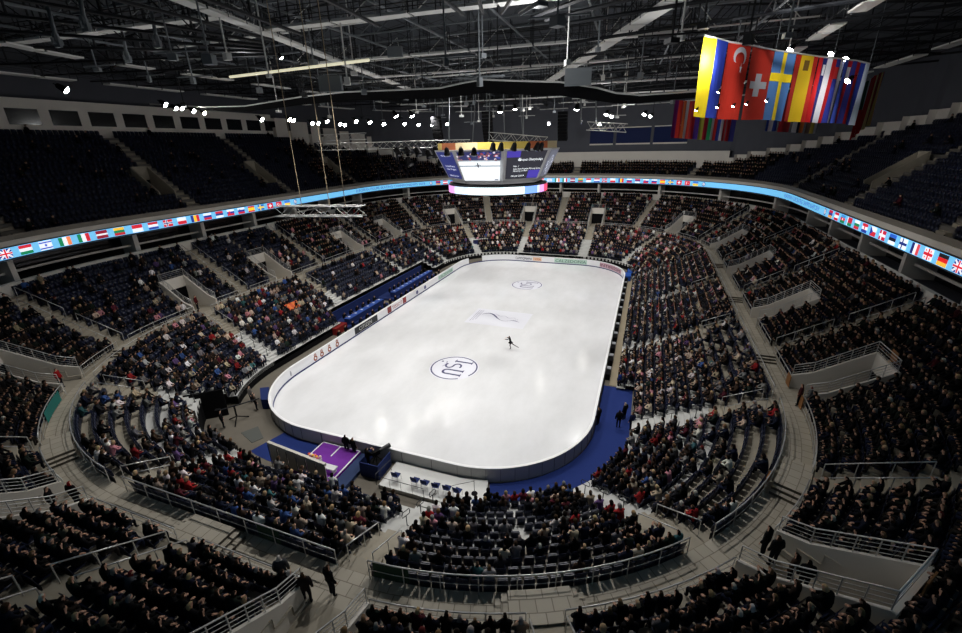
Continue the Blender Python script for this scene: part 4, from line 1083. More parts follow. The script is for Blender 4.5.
truss('white lattice truss at right of the scoreboard', at_depth(588, 126, 52), at_depth(626, 128, 50), .9)
truss('stacked lattice truss behind the long left truss', at_depth(318, 138, 66), at_depth(366, 136, 66), .9, bay=1.0)
M_LENS = mat('lamp_glow', (255, 252, 244), .5, emit=150); M_LENSW = mat('lamp_glow_warm', (255, 226, 180), .5, emit=110)
def spotlight(label, p, tgt=(0, 0, 0), s=1.0, lit=True, group=None, warm=False):
    t = thing('spotlight', label, 'spotlight', p, 0, group); t.rotation_euler = (Vector(tgt)-Vector(p)).to_track_quat('-Z', 'Y').to_euler(); t.scale = (s, s, s)
    if 'spot_can' not in MAT:
        g = MB(); g.lathe([(.1, .3), (.16, .22), (.2, 0), (.26, -.22)], (0, 0, 0), 10); MAT['spot_can'] = g.mesh('housing', [M_BLACK])
        g = MB(); g.lathe([(.235, -.2), (.2, -.26), (.1, -.3), (.01, -.31)], (0, 0, 0), 10); MAT['spot_lens'] = g.mesh('lens', [M_LENS]); MAT['spot_lensw'] = g.mesh('lens', [M_LENSW]); MAT['spot_lensd'] = g.mesh('lens', [M_GLASSD])
        g = MB(); g.tube([(-.28, 0, 0), (-.28, 0, .35), (.28, 0, .35), (.28, 0, 0)], .025, 5); MAT['spot_yoke'] = g.mesh('yoke', [M_BLACK])
    link('housing', MAT['spot_can'], t); link('lens', MAT['spot_lens' if lit and not warm else 'spot_lensw' if lit else 'spot_lensd'], t); link('yoke', MAT['spot_yoke'], t)
    return t
LAMPS = [(62, 88, 26, 1.5, 'bright lamp alone above the left control room windows')]
for k, (x, y) in enumerate(((163, 103), (174, 107), (180, 107), (192, 110), (203, 112))): LAMPS.append((x, y, 26, 1.1, 'white spotlight under the left roof edge, %s from left' % ORD[k]))
LAMPS.append((280, 56, 29, 1.0, 'small round lamp under the roof beside the pale yellow tube'))
for k, (x, y) in enumerate(((260, 118), (288, 118), (292, 119), (311, 122), (317, 122), (326, 120), (339, 123), (344, 124), (355, 120), (369, 121), (383, 123), (395, 114), (404, 123), (411, 114), (418, 124), (432, 124), (447, 123))): LAMPS.append((x, y, 25, 1.15, 'white spotlight in the row left of the scoreboard, %s from left' % ORD[k]))
for k, (x, y) in enumerate(((500, 109), (515, 107), (549, 123), (577, 107), (600, 124), (607, 113), (612, 115), (645, 113), (651, 115))): LAMPS.append((x, y, 25, 1.1, 'white spotlight in the row right of the scoreboard, %s from left' % ORD[k]))
for k, (x, y, d) in enumerate(((719, 91, 26.5), (718, 106, 26.2), (697, 109, 26), (734, 105, 27.5), (747, 103, 28), (767, 100, 29), (792, 48, 33), (833, 52, 34), (848, 57, 34), (850, 79, 32.5))): LAMPS.append((x, y, -d, .55 if k < 6 else 1.0, 'white spotlight among the hanging flags, %s from lower left' % ORD[k]))
for x, y, z, s, lab in LAMPS:
    p = at_z(x, y, z) if z > 0 else at_depth(x, y, -z)
    spotlight(lab, p, (4, -6, 0) if z > 0 else (8, -20, 3), s*(.72 if (p-Vector(CAM)).length < 45 else .95), warm=(x in (288, 292, 203)))
for k, (x, y) in enumerate(((398, 152), (408, 151), (418, 152), (429, 154), (436, 151), (409, 162), (441, 163))): spotlight('unlit black stage lamp under the left truss, %s' % ('upper row, %s from left' % ORD[k] if k < 5 else 'lower row, %s from left' % ORD[k-5]), at_depth(x, y, 60), (0, 0, 0), 2.2, False)
for k, x in enumerate((447, 461, 474, 493, 501, 514, 528, 537, 541)): spotlight('unlit black stage lamp along the scoreboard top, %s from left' % ORD[k], at_depth(x, 147+(5 if k < 3 else 0), 42.5), (0, -10, 0), 1.35, False)
def line_array(label, p, n_=9):
    t = thing('line_array', label, 'speaker', p)
    for k in range(n_):
        g = MB(); a = .03*k*k/ n_; y = -a*1.6
        g.box((0, y, -.42*k), (1.3, .75, .38)); c = g.obj('speaker_cabinet', [M_BLACK], t); c.rotation_euler = (.04*k, 0, 0)
    g = MB(); g.tube([(0, 0, .2), (0, 0, 6)], .04, 5); g.obj('hanging_chain', [M_GREYST], t)
for k, (x, y, d) in enumerate(((436, 118, 62), (487, 113, 58), (563, 113, 60))): line_array('curved black column of loudspeakers above the scoreboard, %s from left' % ORD[k], at_depth(x, y, d))
for k, (x, y0, y1, d) in enumerate(((449, 96, 145, 55), (523, 112, 135, 52), (581, 96, 124, 52), (596, 92, 124, 52))): cable('light grey hanging pole near the scoreboard, %s from left' % ORD[k], at_depth(x, y0, d), at_depth(x, y1, d), .09)
# black fabric swag with a pale edge pipe
pp = [(150, 104), (205, 107), (245, 106), (300, 97), (345, 92), (395, 90), (440, 88), (462, 83), (482, 79.5), (520, 81), (560, 82), (598, 88), (616, 93), (640, 95), (700, 91), (745, 83)]
sw = thing('fabric_swag', 'black fabric band with pale edge hung across under the roof', 'drape', (0, 0, 0))
g = MB(); g2 = MB(); T3 = [at_y(x, y, -16+2*math.sin(x*.01)) for x, y in pp]
hs = [.2, .35, .5, .6, .65, .65, .7, .8, .85, .85, .85, .8, .65, .5, .35, .2]
for k in range(len(pp)-1):
    a, b = T3[k], T3[k+1]; z0, z1 = Vector((0, 0, hs[k])), Vector((0, 0, hs[k+1])); y_ = Vector((0, .5, 0))
    g.poly([a, b, b-z1+y_, a-z0+y_]); g.poly([a+y_*3, b+y_*3, b-z1+y_, a-z0+y_])
g.obj('fabric', [M_BLACK], sw); g2.tube(T3, .06, 6); g2.obj('edge_pipe', [M_LTGREY], sw)

# ------------------------------------------------------------------ national flags on the hanging pole
FH = 4.5
def hang_flag(label, tl, tr, design, group=None, h=FH, nseg=9, amp=.1):
    """design in unit square as seen by the camera: x to the right, y up"""
    tl, tr = Vector(tl), Vector(tr); o_ = tl; ax = tr-tl; nrm = Vector((0, 0, 1)).cross(ax).normalized()
    if nrm.dot(Vector(CAM)-tl) < 0: nrm = -nrm
    ph = random.uniform(0, 6)
    def pt_(x, y, off): return ax*x+Vector((0, 0, -h*(1-y)))+nrm*(amp*math.sin(x*7+ph+y*1.3)*(1.15-y*.8)+off)
    ms = []; g = MB()
    for li, (pts, c) in enumerate(design):
        m_ = mat('flag_%d_%d_%d' % tuple(c), c, .85, spec=.1)
        if m_ not in ms: ms.append(m_)
        xs = [p[0] for p in pts]; ys = [p[1] for p in pts]
        if len(pts) == 4 and len(set(np.round(xs, 4))) == 2:
            x0, x1, y0, y1 = min(xs), max(xs), min(ys), max(ys); nx = max(1, int(round((x1-x0)*nseg))); ny = max(1, int(round((y1-y0)*nseg)))
            for i in range(nx):
                for j in range(ny): g.poly([pt_(x0+(x1-x0)*(i+a)/nx, y0+(y1-y0)*(j+b)/ny, .012*li) for a, b in ((0, 0), (1, 0), (1, 1), (0, 1))], ms.index(m_))
        else: g.poly([pt_(x, y, .012*li+.01) for x, y in pts], ms.index(m_))
    ob = g.obj('flag', ms, None, label=label, cat='flag', group=group); ob.location = o_; return ob
fR, fW, fB, fY = (222, 62, 48), (226, 226, 234), (44, 62, 160), (246, 216, 40)
def crescent(cx, cy, r, th=.72):
    """crescent opening downwards, as a strip of quads"""
    o = []; A = [(cx+r*1.0*math.cos(a), cy+r*.42*math.sin(a)) for a in np.linspace(-.5, PI+.5, 19)]; B = [(cx+r*th*math.cos(a), cy-.03+r*.42*th*math.sin(a)) for a in np.linspace(-.55, PI+.55, 19)]
    return [([A[k], A[k+1], B[k+1], B[k]], fW) for k in range(18)]
FD = [
 ('yellow and blue striped flag, leftmost of the large hanging flags', (704.4, 36.2), (728.6, 42), 26.7, 27.8, vbars(fY, fB)),
 ('red hanging flag with white crescent and star', (729.0, 42.5), (752.0, 46.2), 27.9, 29.0, [(rect(0, 0, 1, 1), fR)]+crescent(.5, .83, .31)+[(star(.5, .68, .075), fW)]),
 ('red hanging flag with a white cross', (752.6, 46.4), (775, 51), 29.0, 31.2, [(rect(0, 0, 1, 1), fR), (rect(.4, .34, .6, .66), fW), (rect(.17, .45, .83, .55), fW)]),
 ('blue hanging flag with a yellow cross', (775.4, 51.2), (796.5, 53.7), 31.2, 31.6, [(rect(0, 0, 1, 1), (86, 130, 190)), (rect(.4, 0, .6, 1), fY), (rect(0, .58, 1, .7), fY)]),
 ('red and yellow hanging flag with a small dark crest', (797, 54), (819, 57.2), 31.6, 32.8, [(rect(0, 0, 1, 1), (206, 50, 40)), (rect(.25, 0, .76, 1), (248, 206, 40)), (rect(.4, .78, .6, .93), (120, 90, 40))]),
 ('red, blue and white hanging flag right of the yellow and red one', (819.4, 57.4), (832.5, 58.7), 32.9, 33.2, vbars((206, 40, 44), (40, 48, 120), fW)+[(rect(.4, .74, .62, .9), fW)]),
 ('red, blue and white hanging flag with red crest', (833, 58.8), (845, 60), 33.2, 33.8, vbars((206, 40, 44), (60, 70, 170), fW)+[(rect(.3, .7, .6, .88), (214, 60, 60))]),
 ('blue, red and white hanging flag near the right end', (845.2, 60.1), (857, 61.5), 33.8, 34.3, vbars((70, 90, 190), (190, 36, 50), (60, 60, 140))+[(rect(.3, .72, .62, .9), fW)]),
 ('red, blue and white striped flag at the right end of the pole', (857.3, 61.6), (869.5, 64.4), 34.3, 34.8, vbars((196, 40, 46), (50, 66, 160), (210, 222, 240)))]
fp = []
for lab, a, b, d0, d1, ds in FD:
    A, B = at_depth(*a, d0), at_depth(*b, d1); fp += [A, B]; hang_flag(lab, A, B, ds, 'large hanging flags')
g = MB(); g.tube([p-fp[0]+Vector((0, 0, .05)) for p in fp[::2]+[fp[-1]]], .06, 6)
o = g.obj('flag_pole', [M_LTGREY], None, label='pale pole carrying the row of large national flags', cat='pole'); o.location = fp[0]
for k, i in enumerate((0, 6, 12, 17)): cable('thin cable above the large flags, %s from left' % ORD[k], fp[i]+Vector((0, 0, 5)), fp[i]+Vector((0, 0, .1)), .02)
REAR = [(vbars((120, 40, 110), (214, 60, 50)), 'purple and red'), (vbars((222, 110, 60), (226, 220, 220), (214, 70, 60)), 'orange and white'), (vbars((206, 50, 60), (90, 60, 150)), 'red and violet'), (vbars((190, 190, 80), (190, 40, 60)), 'yellow and red'), (vbars((50, 160, 100), (222, 226, 220), (200, 60, 60)), 'green, white and red'), (vbars((60, 80, 180), (226, 226, 234), (190, 50, 60)), 'blue, white and red'), (vbars((180, 40, 50), (60, 60, 130)), 'dark red and blue')]
for k, (ds, nm) in enumerate(REAR): hang_flag('%s flag in the smaller row behind, %s from left' % (nm, ORD[k]), at_depth(675+k*9.2, 100+.6*k, 56), at_depth(675+(k+1)*9.2-.4, 100.6+.6*k, 56), ds, 'rear hanging flags')
REAR2 = [(vbars((60, 90, 190), fW, (60, 80, 170)), 'blue and white'), (vbars((190, 50, 60), (190, 60, 70)), 'plain red'), (vbars(fW, (60, 60, 80), (220, 120, 60)), 'white and dark'), (vbars((120, 100, 90), (220, 200, 90), fW), 'brown and yellow')]
for k, (ds, nm) in enumerate(REAR2): hang_flag('%s flag showing beneath the large flags, %s from left' % (nm, ORD[k]), at_depth(772+k*14, 92+k*.8, 54), at_depth(772+k*14+11, 92.4+k*.8, 54.5), ds, 'rear hanging flags')
for k, (x, y, d, ds, nm) in enumerate(((864, 82, 36, [(rect(0, .5, 1, 1), (40, 90, 70)), (rect(0, 0, 1, .5), (200, 40, 44))], 'green and red'), (868.5, 79, 37, vbars(fW, (206, 46, 46)), 'white over red'), (874, 76, 38, vbars((200, 50, 50), (240, 220, 150)), 'red and cream'), (880, 73, 39, vbars((150, 60, 40), (226, 200, 120), (150, 40, 40)), 'yellow and red edged'))): hang_flag('narrow %s flag at far right of the flags' % nm, at_depth(x, y, d), at_depth(x+5, y-1.5, d+1.2), ds, 'rear hanging flags', h=4.5)

# ------------------------------------------------------------------ roof
mb = MB()
for a, b in zip(FINE[:-1:4], FINE[4::4]): mb.poly([W(a, 37, 31.2), W(b, 37, 31.2), W(b, -5.5, 38), W(a, -5.5, 38)], 0, [(a, 0), (b, 0), (b, 42), (a, 42)])
mb.poly([W(u, -5.5, 38) for u in FINE[:-1:4]][::-1], 0)
struct('ceiling', mb, [mat_tiles('roof_deck', (84, 88, 94), (70, 74, 80), (36, 38, 42), 1.0, 3.2, 2.4, .0, .7, .12)])
for k in range(44):
    u = PER*k/44+1.0; g = MB(); o_ = W(u, 34, 30.2)
    P0, P1 = W(u, 34, 30.2), W(u, -4.5, 28.6); Q0, Q1 = W(u, 34, 31.0), W(u, -4.5, 34.5)
    g.tube([P0, P1], .11, 5); g.tube([Q0, Q1], .09, 5); n_ = 9
    for j in range(1, n_): 
        a, b = P0.lerp(P1, j/n_), Q0.lerp(Q1, j/n_); g.tube([a, b], .07, 4); c = Q0.lerp(Q1, (j-1)/n_); g.tube([a, c], .045, 4)
    struct('roof_girder', g, [M_DKSTEEL])
def catwalk(d, z, w_=1.1, gaps=0, mtl=M_LTGREY):
    g = MB(); S = usamples(0, PER, 3.0)
    for i, (a, b) in enumerate(zip(S[:-1], S[1:])):
        if gaps and i % gaps == 0: continue
        e = (b-a)*.04
        g.hexa([W(a+e, d, z), W(a+e, d+w_, z), W(b-e, d+w_, z), W(b-e, d, z)], [W(a+e, d, z+.12), W(a+e, d+w_, z+.12), W(b-e, d+w_, z+.12), W(b-e, d, z+.12)], 0)
    for dd in (d, d+w_):
        for h in (.5, 1.1): g.tube([W(u, dd, z+h) for u in S], .03, 4, 1)
        for u in S: g.tube([W(u, dd, z), W(u, dd, z+1.9)], .035, 4, 1)
    struct('roof_catwalk', g, [mtl, M_DKSTEEL])
catwalk(25, 29.0, 1.2, 4); catwalk(13, 29.2, 1.0, 3)
def straight_walk(p0, p1, w_=1.0, light=M_LTGREY):
    p0, p1 = Vector(p0), Vector(p1); ax = (p1-p0); L = ax.length; ax.normalize(); s = ax.cross(Vector((0, 0, 1))).normalized()*w_/2; g = MB()
    n_ = max(1, int(L/5))
    for k in range(n_):
        a, b = p0+ax*(L*(k+.02)/n_), p0+ax*(L*(k+.98)/n_)
        g.hexa([a-s, b-s, b+s, a+s], [q+Vector((0, 0, .15)) for q in (a-s, b-s, b+s, a+s)], 0)
    for sg in (-1, 1):
        for h in (.55, 1.1): g.tube([p0+s*sg+Vector((0, 0, h)), p1+s*sg+Vector((0, 0, h))], .035, 4, 1)
        for k in range(n_*3+1):
            a = p0.lerp(p1, k/(n_*3))+s*sg; g.tube([a, a+Vector((0, 0, 1.9 if k % 3 else 4.5))], .035, 4, 1)
    struct('roof_catwalk', g, [light, M_DKSTEEL])
straight_walk((19.5, -26, 29), (3, 11, 29), 1.1); straight_walk((-5.5, -36, 29), (-15, 8, 29), .8)
for y, x0, x1, z in ((-25.3, -8, 24, 29.2), (-14.5, -14, 18, 29.1), (-5, -12, 16, 29), (-30, -34, -8, 29.4), (8, -20, 22, 28.6), (20, -24, 26, 28.4)): straight_walk((x0, y, z), (x1, y+(x1-x0)*.07, z), .8 if y < -20 else .5)
for k in range(15):
    y = -33+k*4.6; g = MB(); z = 30.6+.3*(k % 3); g.tube([(-30+abs(y)*.3, y, z), (30-abs(y)*.3, y, z)], .1 if k % 2 else .07, 5)
    for j in range(9): x = -24+6*j; g.tube([(x, y, z), (x+1.5, y+2.3, z+2.4)], .045, 4); g.tube([(x+3, y, z), (x+1.5, y+2.3, z+2.4)], .045, 4)
    struct('roof_purlin', g, [M_GREYST if k % 3 else M_LTGREY])
for k in range(9):
    x = -26+k*6.5; g = MB(); g.tube([(x, -34, 30.2), (x*.8, 30, 30.0)], .09, 5); struct('roof_purlin', g, [M_GREYST])
# vertical grey struts with clevis ends at upper left, lattice masts elsewhere
for k, (x0, y0, x1, y1, d) in enumerate(((45, -4, 58, 44, 24), (79, -8, 86, 28, 22), (116, 0, 128, 60, 30), (148, -4, 158, 45, 27), (204, -8, 205, 42, 30))):
    a, b = at_depth(x0, y0, d), at_depth(x1, y1, d); b.x, b.y = a.x+(b.x-a.x), a.y+(b.y-a.y)
    t = thing('roof_strut', 'light grey steel strut with bolted end at upper left, %s from left' % ORD[k], 'strut', b)
    g = MB(); g.tube([(0, 0, .2), a-b], .1, 8); g.obj('tube', [M_GREYST], t, True)
    g = MB(); g.box((0, 0, 0), (.5, .14, .34)); g.box((0, 0, .12), (.14, .5, .3)); g.lathe([(.2, .1), (.16, .5)], (0, 0, 0), 8); g.obj('end_fitting', [M_GREYST], t)
rr = random.Random(5)
for k in range(90):
    x, y = rr.uniform(-28, 28), rr.uniform(-32, 36); g = MB(); z0 = rr.uniform(25.5, 28); L = rr.uniform(2.5, 7)
    g.tube([(x, y, z0), (x, y, z0+L)], .05, 5); g.box((x, y, z0), (rr.uniform(.2, .6), rr.uniform(.2, .6), rr.uniform(.2, .5)), rr.uniform(0, 3))
    if k % 3 == 0: g.tube([(x-1.5, y, z0+.3), (x+1.5, y+.4, z0+.3)], .05, 5)
    struct('roof_hanger', g, [M_GREYST if k % 2 else M_LTGREY if k % 4 == 0 else M_DKSTEEL])
for x, y, d, w_ in ((331, 84, 30, 1.6), (578, 77, 30, 1.8), (395, 52, 34, 1.2)):
    p = at_depth(x, y, d); g = MB(); g.box(p, (w_, .3, w_*.6), .2); struct('roof_panel', g, [M_GREYST])

# ------------------------------------------------------------------ around the rink
def slab(name, label, cat, pts, z0, z1, m, extra=None, group=None):
    c = sum((Vector(p).to_3d() for p in pts), Vector((0, 0, 0)))/len(pts); c.z = z0
    g = MB(); lo = [Vector((p[0]-c.x, p[1]-c.y, 0)) for p in pts]; hi = [q+Vector((0, 0, z1-z0)) for q in lo]
    n_ = len(pts); g.poly(lo[::-1]); g.poly(hi)
    for k in range(n_): g.poly([lo[k], lo[(k+1) % n_], hi[(k+1) % n_], hi[k]])
    o = g.obj(name, [m], None, label=label, cat=cat, group=group); o.location = c; return o
def ringquad(u0, u1, d0, d1): 
    S = usamples(u0, u1, 1.5); return [tuple(W(u, d0, 0)[:2]) for u in S]+[tuple(W(u, d1, 0)[:2]) for u in S[::-1]]
slab('carpet', 'royal blue carpet curving around the near right rink corner', 'carpet', ringquad(12.7, 46.2, .2, 2.9)[::-1], .0, .02, M_CARPET)
slab('carpet', 'royal blue carpet at the near left of the rink behind white panels', 'carpet', ringquad(228.5, 236.2, .22, 3.1)[::-1], .0, .02, M_CARPET)
slab('walkway_strip', 'long beige matting strip between the right boards and the stands', 'matting', ringquad(46.4, 88.5, .72, 1.4)[::-1], .0, .04, mat('beige_matting', (150, 138, 116), .85, noise=.1))
slab('platform', 'white floor platform with blue chairs behind the near boards', 'platform', ringquad(2.0, 12.4, .25, 2.75)[::-1], .0, .3, mat('platform_white', (206, 206, 202), .5, noise=.05))
slab('floor_mat', 'grey square mat on the beige floor at the near left rink corner', 'mat', [tuple(at_z(x, y, 0)[:2]) for x, y in ((241, 433), (258, 426.5), (263.5, 438), (252, 443))][::-1], .0, .03, mat('mat_grey', (84, 86, 82), .9))
# kiss and cry
kc = slab('kiss_and_cry_platform', 'purple carpeted platform with white edge lines behind the near boards', 'platform', [(-4.6, -30.25), (-4.6, -33.7), (-1.1, -33.7), (-1.1, -30.25)], 0, .45, M_PURPLE)
o = kc.location; M_WLINE = mat('white_tape', (226, 226, 230), .6)
for x0, y0, x1, y1 in ((-4.6, -30.3, -4.5, -33.7), (-1.22, -30.3, -1.1, -33.7), (-2.95, -30.3, -2.85, -31.5), (-4.6, -30.35, -1.1, -30.25)):
    g = MB(); g.poly([(x0-o.x, y0-o.y, .455), (x0-o.x, y1-o.y, .455), (x1-o.x, y1-o.y, .455), (x1-o.x, y0-o.y, .455)]); g.obj('edge_line', [M_WLINE], kc)
slab('ramp', 'dark blue ramp between the purple platform and the camera stand', 'ramp', [(-1.05, -30.3), (-1.05, -34.2), (-.05, -34.2), (-.05, -30.3)], 0, .3, mat('ramp_navy', (40, 56, 92), .8))
p0, p1 = Vector((-6.7, -33.35, 0)), Vector((-1.15, -33.95, 0)); bk = thing('backdrop', 'free-standing backdrop wall of pale panels seen from behind, beside purple platform', 'backdrop', p0, math.atan2(p1.y-p0.y, p1.x-p0.x)); L = (p1-p0).length
M_PANEL = mat('panel_back', (206, 200, 188), .7)
for k in range(6):
    g = MB(); g.hexa([(L*k/6+.03, -.04, .5), (L*(k+1)/6-.03, -.04, .5), (L*(k+1)/6-.03, 0, .5), (L*k/6+.03, 0, .5)], [(L*k/6+.03, -.04, 2.0), (L*(k+1)/6-.03, -.04, 2.0), (L*(k+1)/6-.03, 0, 2.0), (L*k/6+.03, 0, 2.0)]); g.obj('panel', [M_PANEL], bk)
    g = MB(); g.box((L*k/6+.05, -.1, 1.05), (.05, .04, 1.9)); g.obj('upright', [M_DKSTEEL], bk)
g = MB(); g.box((L/2, 0, 2.1), (L, .2, .22)); g.obj('top_rail', [mat('panel_top', (206, 202, 192), .6)], bk)
g = MB(); g.box((L/2, .05, .25), (L, .1, .5)); g.obj('base_board', [M_DKSTEEL], bk)
bn = thing('bench', 'white bench on the purple platform in front of the backdrop', 'bench', (-2.6, -32.9, .45)); 
g = MB(); g.box((0, 0, .42), (2.6, .45, .08)); g.obj('seat', [mat('bench_white', (226, 226, 228), .5)], bn); 
for x in (-1.1, 1.1):
    g = MB(); g.box((x, 0, .19), (.08, .4, .38)); g.obj('leg', [M_LTGREY], bn)
fl = thing('flower_display', 'colourful row of flowers on the purple platform beside the backdrop', 'flowers', (-3.7, -32.3, .45))
g = MB(); g.box((0, 0, .15), (1.1, .3, .3)); g.obj('trough', [M_LTGREY], fl)
for k in range(12):
    g = MB(); g.lathe([(.02, 0), (.11, .06), (.09, .14), (.02, .17)], (-.48+.087*k, random.uniform(-.1, .1), .32+random.uniform(0, .1)), 7); g.obj('blossom', [mat('blossom_%d' % (k % 4), ((230, 80, 60), (240, 180, 70), (230, 120, 150), (240, 220, 200))[k % 4], .7)], fl)
# camera stand: blue open box, television camera and operator
cb = thing('camera_stand', 'royal blue boxed camera stand behind the near boards', 'camera stand', (.85, -31.25, 0))
for nm, c, s in (('side_panel', (0, -.82, .6), (1.5, .06, 1.2)), ('side_panel', (.75, 0, .6), (.06, 1.64, 1.2)), ('side_panel', (-.75, 0, .6), (.06, 1.64, 1.2)), ('deck', (0, 0, .4), (1.44, 1.6, .08))):
    g = MB(); g.box(c, s); g.obj(nm, [M_BLUE if nm != 'deck' else M_BLACK], cb)
tv = thing('television_camera', 'black television camera with long lens on the blue stand', 'camera', (.85, -31.05, .44), math.radians(-28))
g = MB(); 
for a in (90, 210, 330): g.tube([(0, 0, .75), (.38*math.cos(math.radians(a)), .38*math.sin(math.radians(a)), 0)], .03, 5)
g.obj('tripod', [M_BLACK], tv)
g = MB(); g.box((0, 0, .95), (.26, .55, .34)); g.obj('body', [M_BLACK], tv)
g = MB(); g.tube([(0, .25, .97), (0, 1.15, 1.03)], [.13, .17], 10); g.obj('lens', [M_DKSTEEL], tv)
g = MB(); g.box((0, -.38, 1.05), (.2, .2, .18)); g.obj('viewfinder', [M_BLACK], tv)
g = MB(); g.tube([(.16, -.2, .8), (.25, -.75, .7)], .02, 5); g.obj('pan_handle', [M_BLACK], tv)
person((.5, -31.6, .44), math.radians(-20), 'camera operator in black standing behind the television camera on the blue stand', 'film', (18, 18, 20))
person((-2.3, -29.0-1.4, 0), math.radians(10), 'person in black standing at the near boards left of the blue camera stand', 'stand', (16, 16, 18))
person((-1.55, -30.5, 0), math.radians(-15), 'person in black with pale hair at the near boards beside the camera stand', 'stand', (18, 18, 20), (120, 92, 70))
# six blue chairs on the white platform
def chair(label, loc, rz):
    t = thing('chair', label, 'chair', loc, rz, 'blue chairs on the white platform')
    g = MB(); g.hexa([(-.23, -.22, .44), (.23, -.22, .44), (.23, .22, .46), (-.23, .22, .46)], [(-.23, -.22, .48), (.23, -.22, .48), (.23, .22, .5), (-.23, .22, .5)]); g.obj('seat', [M_BLUE], t)
    g = MB(); g.hexa([(-.23, -.25, .56), (.23, -.25, .56), (.23, -.21, .56), (-.23, -.21, .56)], [(-.22, -.33, .92), (.22, -.33, .92), (.22, -.29, .92), (-.22, -.29, .92)]); g.obj('backrest', [M_BLUE], t)
    for x in (-.21, .21):
        for y in (-.2, .2):
            g = MB(); g.tube([(x, y, .45), (x*1.1, y*1.15, 0)], .018, 5); g.obj('leg', [M_LTGREY], t)
        g = MB(); g.tube([(x, -.2, .45), (x, -.24, .6)], .016, 5); g.obj('back_support', [M_LTGREY], t)
for k, x in enumerate((3.0, 4.5, 5.25, 6.05, 6.85, 7.6)): chair('blue chair with pale legs on the white platform, %s from left' % ORD[k], (x, -31.95 if x < 6.5 else -31.95+.04, .3), random.uniform(-.15, .15))
# crowd barriers on the platform and behind it
def barrier(label, a, b, h=1.0, z=0, m=M_STEEL, nb=6):
    a, b = Vector((*a, z)), Vector((*b, z)); t = thing('barrier', label, 'barrier', a); v = b-a
    g = MB(); g.tube([(0, 0, 0), (0, 0, h), v+Vector((0, 0, h)), v], .022, 5); g.obj('frame', [m], t)
    for k in range(1, nb+1): g = MB(); q = v*(k/(nb+1)); g.tube([q, q+Vector((0, 0, h))], .01, 4); g.obj('bar', [m], t)
barrier('low barrier behind the blue chairs at the right', (7.4, -32.75), (9.6, -32.55), .9, .3)
barrier('low dark barrier behind the blue chairs at the left', (2.2, -32.9), (5.6, -32.9), .9, .3, M_DKSTEEL, 3)
barrier('dark barrier near the camera stand on the white platform', (1.9, -32.8), (2.1, -31.2), .9, .3, M_DKSTEEL, 2)
slab('stage_box', 'blue draped table at the right edge of the white platform', 'table', [(9.9, -33.0), (11.3, -32.7), (11.1, -31.7), (9.7, -31.95)], 0, .8, M_BLUE)
st = thing('microphone_stand', 'thin black microphone boom stand on the white platform', 'microphone stand', (8.55, -31.35, .3)); 
g = MB(); g.lathe([(.22, 0), (.2, .05), (.03, .07)], (0, 0, 0), 10); g.obj('base', [M_BLACK], st); g = MB(); g.tube([(0, 0, .05), (0, 0, 1.1)], .018, 5); g.obj('pole', [M_BLACK], st); g = MB(); g.tube([(0, 0, 1.05), (-1.25, -.75, .95)], .016, 5); g.obj('boom', [M_BLACK], st)
# judges' side on the left
for (u0, u1, nm) in ((181.5, 189.8, 'nearer'), (165.5, 178.4, 'farther')):
    slab('riser', '%s blue carpeted riser under the judges on the left side' % nm, 'riser', ringquad(u0-.6, u1+.8, 2.1, 5.1)[::-1], 0, .35, M_BLUE)
    t = thing('judges_table', '%s long blue draped judges table along the left boards' % nm, 'table', W(u1, 3.1, .35))
    o = t.location.copy(); a, b, c, d_ = [Vector((*q, 0))-Vector((o.x, o.y, 0)) for q in (W(u0, 2.4, 0)[:2], W(u0, 3.25, 0)[:2], W(u1, 3.25, 0)[:2], W(u1, 2.4, 0)[:2])]
    g = MB(); z = lambda q, h: Vector((q.x, q.y, h)); g.hexa([z(q, 0) for q in (a, d_, c, b)], [z(q, .75) for q in (a, d_, c, b)]); g.obj('drape', [M_BLUE], t)
    g = MB(); g.hexa([z(q, .75) for q in (a, d_, c, b)], [z(q, .8) for q in (a, d_, c, b)]); g.obj('tabletop', [mat('table_blue', (42, 74, 150), .6)], t)
    n_ = int((u1-u0)/1.25)
    for k in range(n_):
        u = u1-.7-k*(u1-u0-1.2)/max(1, n_-1); cn, cc, _ = pick(DARKC)
        person(W(u, 3.85, .35), heading(u), 'judge in %s at the %s blue table, %s from the near end' % (cn, nm, ordn(k+1)), 'lean', cc, pick(HAIRS)[0])
        g = MB(); g.box((0, 0, .012), (.32, .24, .02)); o2 = g.obj('paper_sheet', [M_WLINE], None, label='white papers on the %s judges table, %s from the near end' % (nm, ordn(k+1)), cat='papers'); o2.location = W(u, 2.95, 1.152); o2.rotation_euler = (0, 0, random.uniform(-.3, .3))
sb2 = slab('side_wall', 'blue fabric wall along the front of the empty left stand', 'fabric wall', ringquad(164.5, 190.5, 5.15, 5.3)[::-1], 0, 1.65, M_BLUE)
slab('front_desk', 'low dark desk running behind the left boards', 'desk', ringquad(164, 194, .45, .8)[::-1], 0, .75, mat('desk_navy', (30, 36, 64), .7))
for k in range(20):
    u = 193.6-k*1.5; cn, cc, _ = pick(DARKC)
    person(W(u, 1.35, 0), heading(u), 'official in %s seated behind the left boards, %s from the near end' % (cn, ordn(k+1)), random.choice(('sit', 'lean')), cc, pick(HAIRS)[0])
    if k % 3 == 1:
        g = MB(); g.box((0, 0, .01), (.5, .22, .02)); o2 = g.obj('paper_sheet', [M_WLINE], None, label='pale papers on the desk behind the left boards, %s from near end' % ordn(k//3+1), cat='papers'); o2.location = W(u, .62, .752)
slab('case', 'dark red case standing behind the near end of the left boards', 'case', ringquad(190.4, 192.6, 2.4, 3.6)[::-1], 0, .9, mat('case_red', (120, 28, 26), .6))
